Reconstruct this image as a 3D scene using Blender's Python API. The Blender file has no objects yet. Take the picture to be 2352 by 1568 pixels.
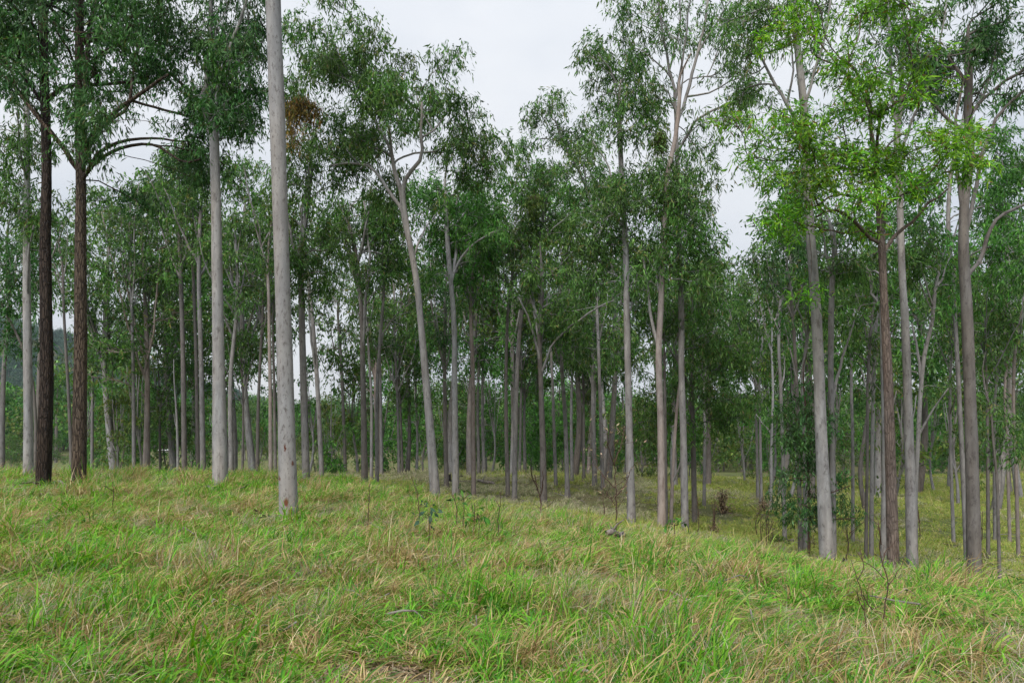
import bpy, math, random
import numpy as np

# ------------------------------------------------------------------ camera, sky, sun, exposure
scene = bpy.context.scene
COL = scene.collection
EYE = 1.65
F = 1568.0          # focal length in units of a 2352-wide picture (24 mm on 36 mm)
CX, YH = 1176.0, 1000.0

cam_data = bpy.data.cameras.new('camera')
cam_data.sensor_width = 36.0
cam_data.lens = 24.0
cam_data.shift_y = 216.0 / 2352.0
cam_data.clip_start = 0.1
cam_data.clip_end = 6000.0
cam = bpy.data.objects.new('camera', cam_data)
cam.location = (0, 0, EYE)
cam.rotation_euler = (math.radians(90), 0, 0)
COL.objects.link(cam)
scene.camera = cam

SUN_EL, SUN_AZ = math.radians(46), math.radians(200)      # brightest part of the cloud: behind the viewer, slightly left
world = bpy.data.worlds.new('World')
scene.world = world
world.use_nodes = True
wt = world.node_tree
for n in list(wt.nodes):
    wt.nodes.remove(n)
w_out = wt.nodes.new('ShaderNodeOutputWorld')
w_bg = wt.nodes.new('ShaderNodeBackground')
w_bg.inputs['Strength'].default_value = 0.05
w_sky = wt.nodes.new('ShaderNodeTexSky')
w_sky.sky_type = 'NISHITA'
w_sky.sun_disc = False
w_sky.sun_elevation = SUN_EL
w_sky.sun_rotation = SUN_AZ
w_sky.dust_density = 3.0
w_tc = wt.nodes.new('ShaderNodeTexCoord')
w_sep = wt.nodes.new('ShaderNodeSeparateXYZ')
wt.links.new(w_tc.outputs['Generated'], w_sep.inputs[0])
w_map = wt.nodes.new('ShaderNodeMapping')
w_map.inputs['Scale'].default_value = (1.6, 1.6, 3.2)
wt.links.new(w_tc.outputs['Generated'], w_map.inputs['Vector'])
w_noise = wt.nodes.new('ShaderNodeTexNoise')
w_noise.inputs['Scale'].default_value = 1.6
w_noise.inputs['Detail'].default_value = 4.0
w_noise.inputs['Roughness'].default_value = 0.5
wt.links.new(w_map.outputs[0], w_noise.inputs['Vector'])
w_ramp = wt.nodes.new('ShaderNodeValToRGB')          # cloud sheet, thin and thick
w_ramp.color_ramp.elements[0].position = 0.32
w_ramp.color_ramp.elements[0].color = (0.735, 0.78, 0.85, 1)
w_ramp.color_ramp.elements[1].position = 0.66
w_ramp.color_ramp.elements[1].color = (0.94, 0.955, 0.98, 1)
wt.links.new(w_noise.outputs['Fac'], w_ramp.inputs[0])
w_grad = wt.nodes.new('ShaderNodeMapRange')          # overcast sheet: dimmer towards the horizon
w_grad.inputs['From Min'].default_value = 0.0
w_grad.inputs['From Max'].default_value = 1.0
w_grad.inputs['To Min'].default_value = 5.9
w_grad.inputs['To Max'].default_value = 9.6
wt.links.new(w_sep.outputs['Z'], w_grad.inputs['Value'])
w_mul = wt.nodes.new('ShaderNodeVectorMath')
w_mul.operation = 'SCALE'
wt.links.new(w_ramp.outputs[0], w_mul.inputs[0])
wt.links.new(w_grad.outputs[0], w_mul.inputs['Scale'])
w_mix = wt.nodes.new('ShaderNodeMix')
w_mix.data_type = 'RGBA'
w_mix.inputs['Factor'].default_value = 0.88
wt.links.new(w_sky.outputs[0], w_mix.inputs[6])
wt.links.new(w_mul.outputs[0], w_mix.inputs[7])
wt.links.new(w_mix.outputs[2], w_bg.inputs['Color'])
wt.links.new(w_bg.outputs[0], w_out.inputs['Surface'])

sun_data = bpy.data.lights.new('sun', 'SUN')
sun_data.energy = 1.5
sun_data.angle = math.radians(28)
sun_data.color = (1.0, 0.985, 0.955)
sun = bpy.data.objects.new('sun', sun_data)
sun.rotation_euler = (math.radians(90) - SUN_EL, 0, math.radians(180) - SUN_AZ)
COL.objects.link(sun)

scene.view_settings.view_transform = 'Standard'
scene.view_settings.look = 'None'
scene.view_settings.exposure = 1.5
scene.view_settings.gamma = 1.0
scene.view_settings.use_curve_mapping = False
scene.render.engine = 'CYCLES'
cy = scene.cycles
cy.max_bounces = 4
cy.diffuse_bounces = 2
cy.glossy_bounces = 2
cy.transmission_bounces = 3
cy.transparent_max_bounces = 4
cy.volume_bounces = 0
cy.caustics_reflective = False
cy.caustics_refractive = False
cy.use_adaptive_sampling = True
cy.adaptive_threshold = 0.02
cy.use_denoising = True
try:
    cy.denoiser = 'OPENIMAGEDENOISE'
    cy.denoising_prefilter = 'ACCURATE'
except Exception:
    pass

RNG = np.random.default_rng(11)
random.seed(11)

# ------------------------------------------------------------------ materials
def hexc(r, g, b):
    f = lambda c: ((c / 255.0 + 0.055) / 1.055) ** 2.4 if c > 10 else c / 255.0 / 12.92
    return (f(r), f(g), f(b), 1)

def new_mat(name):
    m = bpy.data.materials.new(name)
    m.use_nodes = True
    nt = m.node_tree
    for n in list(nt.nodes):
        nt.nodes.remove(n)
    out = nt.nodes.new('ShaderNodeOutputMaterial')
    return m, nt, out

def leaf_material(name, attr='Col', trans=0.35, rough=0.5, spec=0.35):
    m, nt, out = new_mat(name)
    at = nt.nodes.new('ShaderNodeAttribute'); at.attribute_name = attr
    pr = nt.nodes.new('ShaderNodeBsdfPrincipled')
    pr.inputs['Roughness'].default_value = rough
    pr.inputs['Specular IOR Level'].default_value = spec
    nt.links.new(at.outputs['Color'], pr.inputs['Base Color'])
    tr = nt.nodes.new('ShaderNodeBsdfTranslucent')
    hs = nt.nodes.new('ShaderNodeHueSaturation')
    hs.inputs['Saturation'].default_value = 1.15
    hs.inputs['Value'].default_value = 1.35
    nt.links.new(at.outputs['Color'], hs.inputs['Color'])
    nt.links.new(hs.outputs[0], tr.inputs['Color'])
    mx = nt.nodes.new('ShaderNodeMixShader'); mx.inputs[0].default_value = trans
    nt.links.new(pr.outputs[0], mx.inputs[1]); nt.links.new(tr.outputs[0], mx.inputs[2])
    nt.links.new(mx.outputs[0], out.inputs['Surface'])
    return m

def bark_material(name, c1, c2, spot, spot_amt=0.5, streak=1.0, bump=0.25, fissure=0.0, stains=(), fleck=8.5):
    """c1/c2: patchy base, spot: shed-bark freckles, fissure: furrowed bark"""
    m, nt, out = new_mat(name)
    L = nt.links.new
    tc = nt.nodes.new('ShaderNodeTexCoord')
    def mapping(s):
        mp = nt.nodes.new('ShaderNodeMapping'); mp.inputs['Scale'].default_value = s
        L(tc.outputs['Object'], mp.inputs['Vector']); return mp
    def noise(mp, sc, det=5, ro=0.6):
        n = nt.nodes.new('ShaderNodeTexNoise')
        n.inputs['Scale'].default_value = sc; n.inputs['Detail'].default_value = det
        n.inputs['Roughness'].default_value = ro
        L(mp.outputs[0], n.inputs['Vector']); return n
    def ramp(src, p0, p1, a=(0, 0, 0, 1), b=(1, 1, 1, 1)):
        r = nt.nodes.new('ShaderNodeValToRGB')
        r.color_ramp.elements[0].position = p0; r.color_ramp.elements[0].color = a
        r.color_ramp.elements[1].position = p1; r.color_ramp.elements[1].color = b
        L(src, r.inputs[0]); return r
    def mix(fac, a, b):
        x = nt.nodes.new('ShaderNodeMix'); x.data_type = 'RGBA'
        if isinstance(fac, float): x.inputs[0].default_value = fac
        else: L(fac, x.inputs[0])
        for s, v in ((6, a), (7, b)):
            if isinstance(v, tuple): x.inputs[s].default_value = v
            else: L(v, x.inputs[s])
        return x.outputs[2]
    n1 = noise(mapping((1, 1, 0.28)), 4.2, 6, 0.68)
    r1 = ramp(n1.outputs['Fac'], 0.36, 0.64)
    col = mix(r1.outputs[0], c1, c2)
    n2 = noise(mapping((1, 1, 0.10)), 9.0, 6, 0.65)       # vertical streaks
    r2 = ramp(n2.outputs['Fac'], 0.48, 0.72)
    dk = tuple(c * 0.62 for c in c2[:3]) + (1,)
    sm = nt.nodes.new('ShaderNodeMath'); sm.operation = 'MULTIPLY'; sm.inputs[1].default_value = 0.6 * streak
    L(r2.outputs[0], sm.inputs[0])
    col = mix(sm.outputs[0], col, dk)
    n3 = noise(mapping((1, 1, 0.4)), fleck, 5, 0.75)       # freckles
    r3 = ramp(n3.outputs['Fac'], 0.53, 0.64)
    s3 = nt.nodes.new('ShaderNodeMath'); s3.operation = 'MULTIPLY'; s3.inputs[1].default_value = spot_amt
    L(r3.outputs[0], s3.inputs[0])
    col = mix(s3.outputs[0], col, spot)
    height = n3.outputs['Fac']
    if fissure > 0:
        vo = nt.nodes.new('ShaderNodeTexVoronoi'); vo.feature = 'DISTANCE_TO_EDGE'
        vo.inputs['Scale'].default_value = 17.0
        mpf = mapping((1, 1, 0.16))
        wob = nt.nodes.new('ShaderNodeMixRGB'); wob.blend_type = 'ADD'; wob.inputs[0].default_value = 0.12
        nw = noise(mapping((1, 1, 0.5)), 4.0)
        L(mpf.outputs[0], wob.inputs[1]); L(nw.outputs['Color'], wob.inputs[2])
        L(wob.outputs[0], vo.inputs['Vector'])
        rv = ramp(vo.outputs['Distance'], 0.0, 0.16)
        inv = nt.nodes.new('ShaderNodeMath'); inv.operation = 'SUBTRACT'; inv.inputs[0].default_value = 1.0
        L(rv.outputs[0], inv.inputs[1])
        fm = nt.nodes.new('ShaderNodeMath'); fm.operation = 'MULTIPLY'; fm.inputs[1].default_value = fissure
        L(inv.outputs[0], fm.inputs[0])
        col = mix(fm.outputs[0], col, spot)
        height = rv.outputs[0]
    for (sx, sy, sz, rx, rz, sc) in stains:               # rust-red scars with their own shape
        mp = nt.nodes.new('ShaderNodeVectorMath'); mp.operation = 'SUBTRACT'
        mp.inputs[1].default_value = (sx, sy, sz)
        ad = nt.nodes.new('ShaderNodeMixRGB'); ad.blend_type = 'ADD'; ad.inputs[0].default_value = 0.09
        ns = noise(mapping((1, 1, 1)), 14.0, 3)
        L(tc.outputs['Object'], mp.inputs[0])
        L(mp.outputs[0], ad.inputs[1]); L(ns.outputs['Color'], ad.inputs[2])
        dv = nt.nodes.new('ShaderNodeVectorMath'); dv.operation = 'DIVIDE'
        dv.inputs[1].default_value = (rx, 0.5, rz)
        L(ad.outputs[0], dv.inputs[0])
        ln = nt.nodes.new('ShaderNodeVectorMath'); ln.operation = 'LENGTH'
        L(dv.outputs[0], ln.inputs[0])
        rr = ramp(ln.outputs['Value'], 0.55, 1.1, (1, 1, 1, 1), (0, 0, 0, 1))
        col = mix(rr.outputs[0], col, sc)
    oi = nt.nodes.new('ShaderNodeObjectInfo')
    mr = nt.nodes.new('ShaderNodeMapRange'); mr.inputs['To Min'].default_value = 0.60; mr.inputs['To Max'].default_value = 0.90
    L(oi.outputs['Random'], mr.inputs['Value'])
    vs = nt.nodes.new('ShaderNodeVectorMath'); vs.operation = 'SCALE'
    L(col, vs.inputs[0]); L(mr.outputs[0], vs.inputs['Scale'])
    nb = noise(mapping((1, 1, 0.12)), 1.1, 3)                # broad brownish and bluish tones along the bole
    rb = ramp(nb.outputs['Fac'], 0.38, 0.62, (0.94, 0.97, 1.0, 1), (1.07, 1.0, 0.92, 1))
    mb = nt.nodes.new('ShaderNodeVectorMath'); mb.operation = 'MULTIPLY'
    L(vs.outputs[0], mb.inputs[0]); L(rb.outputs[0], mb.inputs[1])
    col = mb.outputs[0]
    pr = nt.nodes.new('ShaderNodeBsdfPrincipled')
    pr.inputs['Roughness'].default_value = 0.85
    pr.inputs['Specular IOR Level'].default_value = 0.2
    L(col, pr.inputs['Base Color'])
    bp = nt.nodes.new('ShaderNodeBump'); bp.inputs['Strength'].default_value = bump
    bp.inputs['Distance'].default_value = 0.03 if fissure > 0 else 0.012
    L(height, bp.inputs['Height']); L(bp.outputs[0], pr.inputs['Normal'])
    L(pr.outputs[0], out.inputs['Surface'])
    return m

MAT_LEAF = leaf_material('leaf', trans=0.36, rough=0.5, spec=0.14)
MAT_GRASS = leaf_material('grass_blade', trans=0.35, rough=0.6, spec=0.2)

BARK = {
    'pale': bark_material('pale_gum_bark', (0.355, 0.348, 0.348, 1), (0.225, 0.218, 0.22, 1), (0.105, 0.095, 0.093, 1), 0.75, 0.9),
    'pale_scarred': bark_material('pale_scarred_gum_bark', (0.345, 0.338, 0.34, 1), (0.245, 0.238, 0.242, 1), (0.11, 0.095, 0.09, 1), 0.85, 0.6, fleck=16.0,
        stains=[(0.0, -0.18, 1.66, 0.035, 0.09, (0.10, 0.03, 0.015, 1)), (0.03, -0.18, 0.52, 0.07, 0.11, (0.15, 0.06, 0.035, 1)),
                (0.12, -0.18, 0.33, 0.045, 0.08, (0.16, 0.075, 0.05, 1)), (-0.13, -0.16, 1.02, 0.03, 0.06, (0.15, 0.07, 0.05, 1)),
                (0.14, -0.14, 1.33, 0.03, 0.07, (0.13, 0.06, 0.04, 1))]),
    'grey': bark_material('grey_gum_bark', (0.30, 0.291, 0.288, 1), (0.175, 0.167, 0.166, 1), (0.085, 0.07, 0.07, 1), 0.7, 1.0),
    'pink': bark_material('pinkish_gum_bark', (0.33, 0.285, 0.265, 1), (0.20, 0.165, 0.15, 1), (0.11, 0.075, 0.065, 1), 0.6, 0.8),
    'dusky': bark_material('dusky_gum_bark', (0.205, 0.188, 0.178, 1), (0.13, 0.116, 0.108, 1), (0.05, 0.04, 0.04, 1), 0.6, 0.9),
    'brown': bark_material('furrowed_brown_bark', (0.155, 0.118, 0.088, 1), (0.105, 0.078, 0.058, 1), (0.024, 0.015, 0.011, 1), 0.4, 0.8, 1.0, 0.9),
    'black': bark_material('furrowed_dark_bark', (0.08, 0.058, 0.045, 1), (0.052, 0.037, 0.03, 1), (0.012, 0.008, 0.007, 1), 0.4, 0.8, 1.0, 0.9),
    'flaky': bark_material('flaky_brown_bark', (0.25, 0.20, 0.175, 1), (0.16, 0.12, 0.105, 1), (0.065, 0.05, 0.042, 1), 0.6, 0.8, 0.7, 0.45),
    'twig': bark_material('twig_bark', (0.12, 0.07, 0.05, 1), (0.08, 0.05, 0.04, 1), (0.04, 0.03, 0.025, 1), 0.4, 0.6),
    'dead': bark_material('weathered_dead_wood', (0.34, 0.31, 0.29, 1), (0.22, 0.195, 0.18, 1), (0.05, 0.04, 0.035, 1), 0.6, 1.0, 0.6),
    'char': bark_material('charred_wood', (0.035, 0.03, 0.028, 1), (0.02, 0.018, 0.017, 1), (0.10, 0.08, 0.07, 1), 0.4, 0.6, 0.8),
}

# leaf palettes: list of (colour, weight)
PAL = {
    'gum':  [((0.081, 0.172, 0.036), 5), ((0.054, 0.125, 0.029), 5), ((0.134, 0.237, 0.070), 3), ((0.152, 0.158, 0.054), 1), ((0.036, 0.079, 0.022), 3)],
    'dark': [((0.038, 0.104, 0.029), 5), ((0.059, 0.144, 0.039), 5), ((0.107, 0.209, 0.081), 2), ((0.072, 0.088, 0.029), 1), ((0.027, 0.067, 0.020), 3)],
    'green': [((0.067, 0.191, 0.032), 5), ((0.046, 0.139, 0.028), 5), ((0.117, 0.251, 0.062), 3), ((0.034, 0.093, 0.022), 2)],
    'olive': [((0.107, 0.168, 0.038), 5), ((0.074, 0.130, 0.030), 5), ((0.162, 0.172, 0.054), 2), ((0.045, 0.079, 0.022), 2)],
    'lime': [((0.135, 0.315, 0.024), 5), ((0.095, 0.235, 0.026), 5), ((0.215, 0.385, 0.042), 4), ((0.070, 0.145, 0.034), 3), ((0.18, 0.12, 0.05), 1)],
    'rust': [((0.21, 0.135, 0.035), 5), ((0.13, 0.105, 0.03), 4), ((0.12, 0.13, 0.035), 4), ((0.28, 0.16, 0.05), 2)],
    'dry':  [((0.34, 0.26, 0.17), 5), ((0.26, 0.18, 0.115), 4), ((0.42, 0.33, 0.23), 3)],
    'blue': [((0.055, 0.108, 0.066), 5), ((0.038, 0.082, 0.052), 5), ((0.085, 0.140, 0.090), 3)],
}
def pal_pick(name, n, rng):
    cols = np.array([c for c, _ in PAL[name]]); w = np.array([k for _, k in PAL[name]], float)
    c = cols[rng.choice(len(cols), n, p=w / w.sum())]
    return c * rng.uniform(0.65, 1.4, (n, 1))

# ------------------------------------------------------------------ mesh helpers
def make_mesh(name, V, Q, mat, col=None, smooth=False):
    """V (n,3), Q (m,4) quads, col (n,3) point colours"""
    me = bpy.data.meshes.new(name)
    V = np.asarray(V, np.float32); Q = np.asarray(Q, np.int32)
    me.vertices.add(len(V)); me.vertices.foreach_set('co', V.ravel())
    me.loops.add(Q.size); me.loops.foreach_set('vertex_index', Q.ravel())
    me.polygons.add(len(Q))
    me.polygons.foreach_set('loop_start', np.arange(0, Q.size, 4, dtype=np.int32))
    me.polygons.foreach_set('loop_total', np.full(len(Q), 4, np.int32))
    if smooth:
        me.polygons.foreach_set('use_smooth', np.ones(len(Q), bool))
    if col is not None:
        at = me.attributes.new('Col', 'FLOAT_COLOR', 'POINT')
        c4 = np.ones((len(V), 4), np.float32); c4[:, :3] = col
        at.data.foreach_set('color', c4.ravel())
    me.update(calc_edges=True)
    me.materials.append(mat)
    return me

def link(name, data, parent=None, loc=None):
    o = bpy.data.objects.new(name, data)
    COL.objects.link(o)
    if parent is not None: o.parent = parent
    if loc is not None: o.location = loc
    return o

def tag(o, label=None, cat=None, group=None, kind=None):
    if label: o['label'] = label
    if cat: o['category'] = cat
    if group: o['group'] = group
    if kind: o['kind'] = kind
    return o

def tube(path, rad, sides, rough=0.0, rng=None, cap=True, ridges=None):
    """ring tube along a path; returns V, Q"""
    P = np.asarray(path, float); R = np.asarray(rad, float); n = len(P)
    T = np.gradient(P, axis=0) if n > 2 else np.repeat((P[-1] - P[0])[None], n, 0)
    T /= np.linalg.norm(T, axis=1, keepdims=True) + 1e-9
    ref = np.array([1.0, 0.0, 0.0]) if abs(T[0][0]) < 0.9 else np.array([0, 1.0, 0])
    A = np.zeros_like(P)
    for i in range(n):
        a = ref - T[i] * ref.dot(T[i]); a /= np.linalg.norm(a) + 1e-9
        A[i] = a; ref = a
    B = np.cross(T, A)
    th = np.linspace(0, 2 * np.pi, sides, endpoint=False)
    rr = np.repeat(R[:, None], sides, 1)
    if rough > 0:
        rr = rr * (1 + rng.normal(0, rough, rr.shape))
    if ridges is not None:
        rr = rr * (1 + ridges(np.arange(n), th))
    V = P[:, None, :] + A[:, None, :] * (np.cos(th) * rr)[:, :, None] + B[:, None, :] * (np.sin(th) * rr)[:, :, None]
    V = V.reshape(-1, 3)
    i = np.arange(n - 1)[:, None] * sides; j = np.arange(sides)[None]; j2 = (j + 1) % sides
    Q = np.stack([i + j, i + j2, i + sides + j2, i + sides + j], -1).reshape(-1, 4)
    if cap:
        V = np.vstack([V, P[-1] + T[-1] * R[-1] * 0.4]); e = len(V) - 1; b = (n - 1) * sides
        k = np.arange(0, sides - 1, 2)
        capq = np.stack([b + k, b + k + 1, b + (k + 2) % sides, np.full(len(k), e)], -1)
        Q = np.vstack([Q, capq])
    return V, Q

def merge(parts):
    Vs, Qs, o = [], [], 0
    for V, Q in parts:
        Vs.append(V); Qs.append(Q + o); o += len(V)
    return np.vstack(Vs), np.vstack(Qs)

def resample(P, step, R=None):
    P = np.asarray(P, float)
    s = np.r_[0, np.cumsum(np.linalg.norm(np.diff(P, axis=0), axis=1))]
    n = max(2, int(math.ceil(s[-1] / step)) + 1)
    t = np.linspace(0, s[-1], n)
    # smooth (cubic Hermite, Catmull-Rom) interpolation
    m = np.gradient(P, s, axis=0) if len(P) > 2 else np.repeat(((P[-1] - P[0]) / s[-1])[None], 2, 0)
    k = np.clip(np.searchsorted(s, t, side='right') - 1, 0, len(s) - 2)
    h = (s[k + 1] - s[k]); u = (t - s[k]) / h
    h00 = 2 * u**3 - 3 * u**2 + 1; h10 = u**3 - 2 * u**2 + u; h01 = -2 * u**3 + 3 * u**2; h11 = u**3 - u**2
    Q = h00[:, None] * P[k] + (h10 * h)[:, None] * m[k] + h01[:, None] * P[k + 1] + (h11 * h)[:, None] * m[k + 1]
    if R is None: return Q
    return Q, np.interp(t, s, R)

# ------------------------------------------------------------------ terrain
GROUND_CTRL = [  # apparent surface: picture x, y, distance
    (-900, 1700, 3), (3000, 1740, 3),
    (100, 1568, 4.6), (1176, 1580, 4.6), (2250, 1600, 4.6),
    (300, 1300, 8.5), (900, 1310, 8.5), (1400, 1330, 8.2), (1900, 1370, 7.6), (2352, 1400, 7.0),
    (0, 1094, 22), (200, 1108, 20.5), (400, 1102, 21), (507, 1104, 20), (640, 1102, 23), (665, 1175, 14.5), (760, 1104, 26),
    (-300, 1090, 23), (-700, 1090, 24),
    (900, 1118, 25), (1003, 1140, 24.5), (1200, 1168, 21), (1400, 1213, 16.5), (1650, 1252, 14.5), (1900, 1287, 13), (2140, 1318, 11.5), (2352, 1348, 10),
    (2800, 1400, 9),
    (1047, 1132, 32), (1165, 1145, 33), (1250, 1151, 33), (1303, 1133, 38), (1451, 1194, 27), (1520, 1207, 26), (1574, 1215, 26.5),
    (1900, 1278, 19.4), (2053, 1299, 17.6), (2097, 1308, 21.5), (2237, 1338, 20.5), (2500, 1350, 21),
    (1250, 1090, 50), (1100, 1092, 48), (1400, 1104, 50), (1550, 1118, 54), (920, 1100, 40),
    (1700, 1180, 38), (1750, 1130, 56), (1660, 1225, 30), (2150, 1130, 62), (2150, 1195, 42), (2150, 1250, 32),
    (1900, 1150, 50), (2350, 1150, 55), (2600, 1160, 55), (2300, 1092, 84), (2500, 1095, 84), (2050, 1112, 84), (1600, 1096, 90), (1250, 1086, 85),
    (600, 1095, 60), (600, 1088, 90), (300, 1098, 55), (0, 1096, 55), (-300, 1096, 55), (300, 1090, 95), (0, 1090, 95), (-300, 1090, 95), (850, 1095, 75),
]
def p3(x, y, d):
    return np.array([(x - CX) / F * d, d, EYE + (YH - y) / F * d])
_c = np.array([p3(*q) for q in GROUND_CTRL])
_c[:, 2] -= np.where(_c[:, 1] < 34, 0.26, 0.12)
_c = np.vstack([_c, [(-8, -2, 0.0), (8, -2, -0.25), (0, -2, -0.05), (-25, -10, 0.2), (25, -10, -1.5), (0, -25, 0.0)]])
_S = 30.0
def _phi(r): return np.where(r > 1e-9, r * r * np.log(r + 1e-12), 0.0)
_xy = _c[:, :2] / _S
_K = _phi(np.linalg.norm(_xy[:, None] - _xy[None], axis=2)) + np.eye(len(_c)) * 0.0012
_Pm = np.c_[np.ones(len(_c)), _xy]
_A = np.block([[_K, _Pm], [_Pm.T, np.zeros((3, 3))]])
_w = np.linalg.solve(_A, np.r_[_c[:, 2], 0, 0, 0])
def smooth(e0, e1, x):
    t = np.clip((x - e0) / (e1 - e0), 0, 1); return t * t * (3 - 2 * t)
def ground(X, Y):
    X = np.atleast_1d(np.asarray(X, float)); Y = np.atleast_1d(np.asarray(Y, float))
    q = np.stack([X, Y], -1) / _S
    z = np.empty(len(X))
    for a in range(0, len(X), 20000):
        b = slice(a, a + 20000)
        K = _phi(np.linalg.norm(q[b][:, None] - _xy[None], axis=2))
        z[b] = K @ _w[:-3] + _w[-3] + q[b] @ _w[-2:]
    r = np.hypot(X, Y)
    far = -4.2 + 6.0 * smooth(180, 420, r) + 10 * smooth(400, 900, r) + 1.2 * np.sin(X / 37.0) * np.sin(Y / 43.0 + 1)
    az = np.arctan2(X, np.maximum(Y, 1e-3))
    hx, hy = X + 505, Y - 640
    far = far + np.where(Y > 0, 1, 0) * (82 * np.exp(-(hx / 190) ** 2 - (hy / 230) ** 2) + 45 * np.exp(-((X + 760) / 300) ** 2 - ((Y - 900) / 300) ** 2))
    far = far + 26 * np.exp(-((X - 500) / 420) ** 2 - ((Y - 800) / 250) ** 2)
    t = smooth(75, 150, r)
    # behind and beside the camera stay calm
    side = smooth(60, 100, np.maximum(np.abs(X) - 0.9 * np.maximum(Y, 0), -Y))
    z = z * (1 - side) + np.clip(z, -6, 1) * side
    z = z * (1 - t) + far * t
    z = z + 0.05 * np.sin(X * 1.7 + 0.6 * Y) * np.sin(Y * 1.3 - 0.4 * X) * (r < 90) + 0.03 * np.sin(X * 3.1) * np.sin(Y * 2.7)* (r < 60)
    return z
def gz(x, y): return float(ground(x, y)[0])

def ground_material():
    m, nt, out = new_mat('grassland_soil')
    L = nt.links.new
    tc = nt.nodes.new('ShaderNodeTexCoord')
    def noise(s, d=5, r=0.6):
        n = nt.nodes.new('ShaderNodeTexNoise'); n.inputs['Scale'].default_value = s
        n.inputs['Detail'].default_value = d; n.inputs['Roughness'].default_value = r
        L(tc.outputs['Object'], n.inputs['Vector']); return n
    def ramp(src, p0, c0, p1, c1):
        r = nt.nodes.new('ShaderNodeValToRGB')
        r.color_ramp.elements[0].position = p0; r.color_ramp.elements[0].color = c0
        r.color_ramp.elements[1].position = p1; r.color_ramp.elements[1].color = c1
        L(src, r.inputs[0]); return r
    a = ramp(noise(0.22).outputs['Fac'], 0.36, (0.10, 0.125, 0.042, 1), 0.66, (0.17, 0.14, 0.075, 1))
    b = ramp(noise(3.0, 6, 0.7).outputs['Fac'], 0.35, (0.07, 0.055, 0.035, 1), 0.7, (0.13, 0.14, 0.05, 1))
    c = ramp(noise(0.035, 4).outputs['Fac'], 0.4, (0.085, 0.14, 0.04, 1), 0.62, (0.14, 0.115, 0.06, 1))
    x = nt.nodes.new('ShaderNodeMix'); x.data_type = 'RGBA'; x.inputs[0].default_value = 0.5
    L(a.outputs[0], x.inputs[6]); L(b.outputs[0], x.inputs[7])
    y = nt.nodes.new('ShaderNodeMix'); y.data_type = 'RGBA'; y.inputs[0].default_value = 0.4
    L(x.outputs[2], y.inputs[6]); L(c.outputs[0], y.inputs[7])
    pr = nt.nodes.new('ShaderNodeBsdfPrincipled'); pr.inputs['Roughness'].default_value = 0.95
    pr.inputs['Specular IOR Level'].default_value = 0.1
    L(y.outputs[2], pr.inputs['Base Color'])
    bp = nt.nodes.new('ShaderNodeBump'); bp.inputs['Strength'].default_value = 0.6; bp.inputs['Distance'].default_value = 0.06
    L(noise(9.0, 5, 0.75).outputs['Fac'], bp.inputs['Height']); L(bp.outputs[0], pr.inputs['Normal'])
    L(pr.outputs[0], out.inputs['Surface'])
    return m
MAT_GROUND = ground_material()

def build_ground():
    u = np.linspace(-1, 1, 241)
    xs = np.sinh(u * 4.6) / np.sinh(4.6) * 2600
    v = np.linspace(0, 1, 301)
    ys = -60 + np.r_[np.linspace(0, 150, 190), 150 + (np.sinh(np.linspace(0, 1, 112)[1:] * 3.6) / np.sinh(3.6)) * 3300]
    X, Y = np.meshgrid(xs, ys)
    Z = ground(X.ravel(), Y.ravel())
    V = np.c_[X.ravel(), Y.ravel(), Z]
    n, k = X.shape
    i = np.arange(n - 1)[:, None] * k; j = np.arange(k - 1)[None]
    Q = np.stack([i + j, i + j + 1, i + k + j + 1, i + k + j], -1).reshape(-1, 4)
    me = make_mesh('ground', V, Q, MAT_GROUND, smooth=True)
    o = link('ground', me)
    tag(o, 'grassy hillside falling away to a wooded valley', kind='structure')
build_ground()

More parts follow.
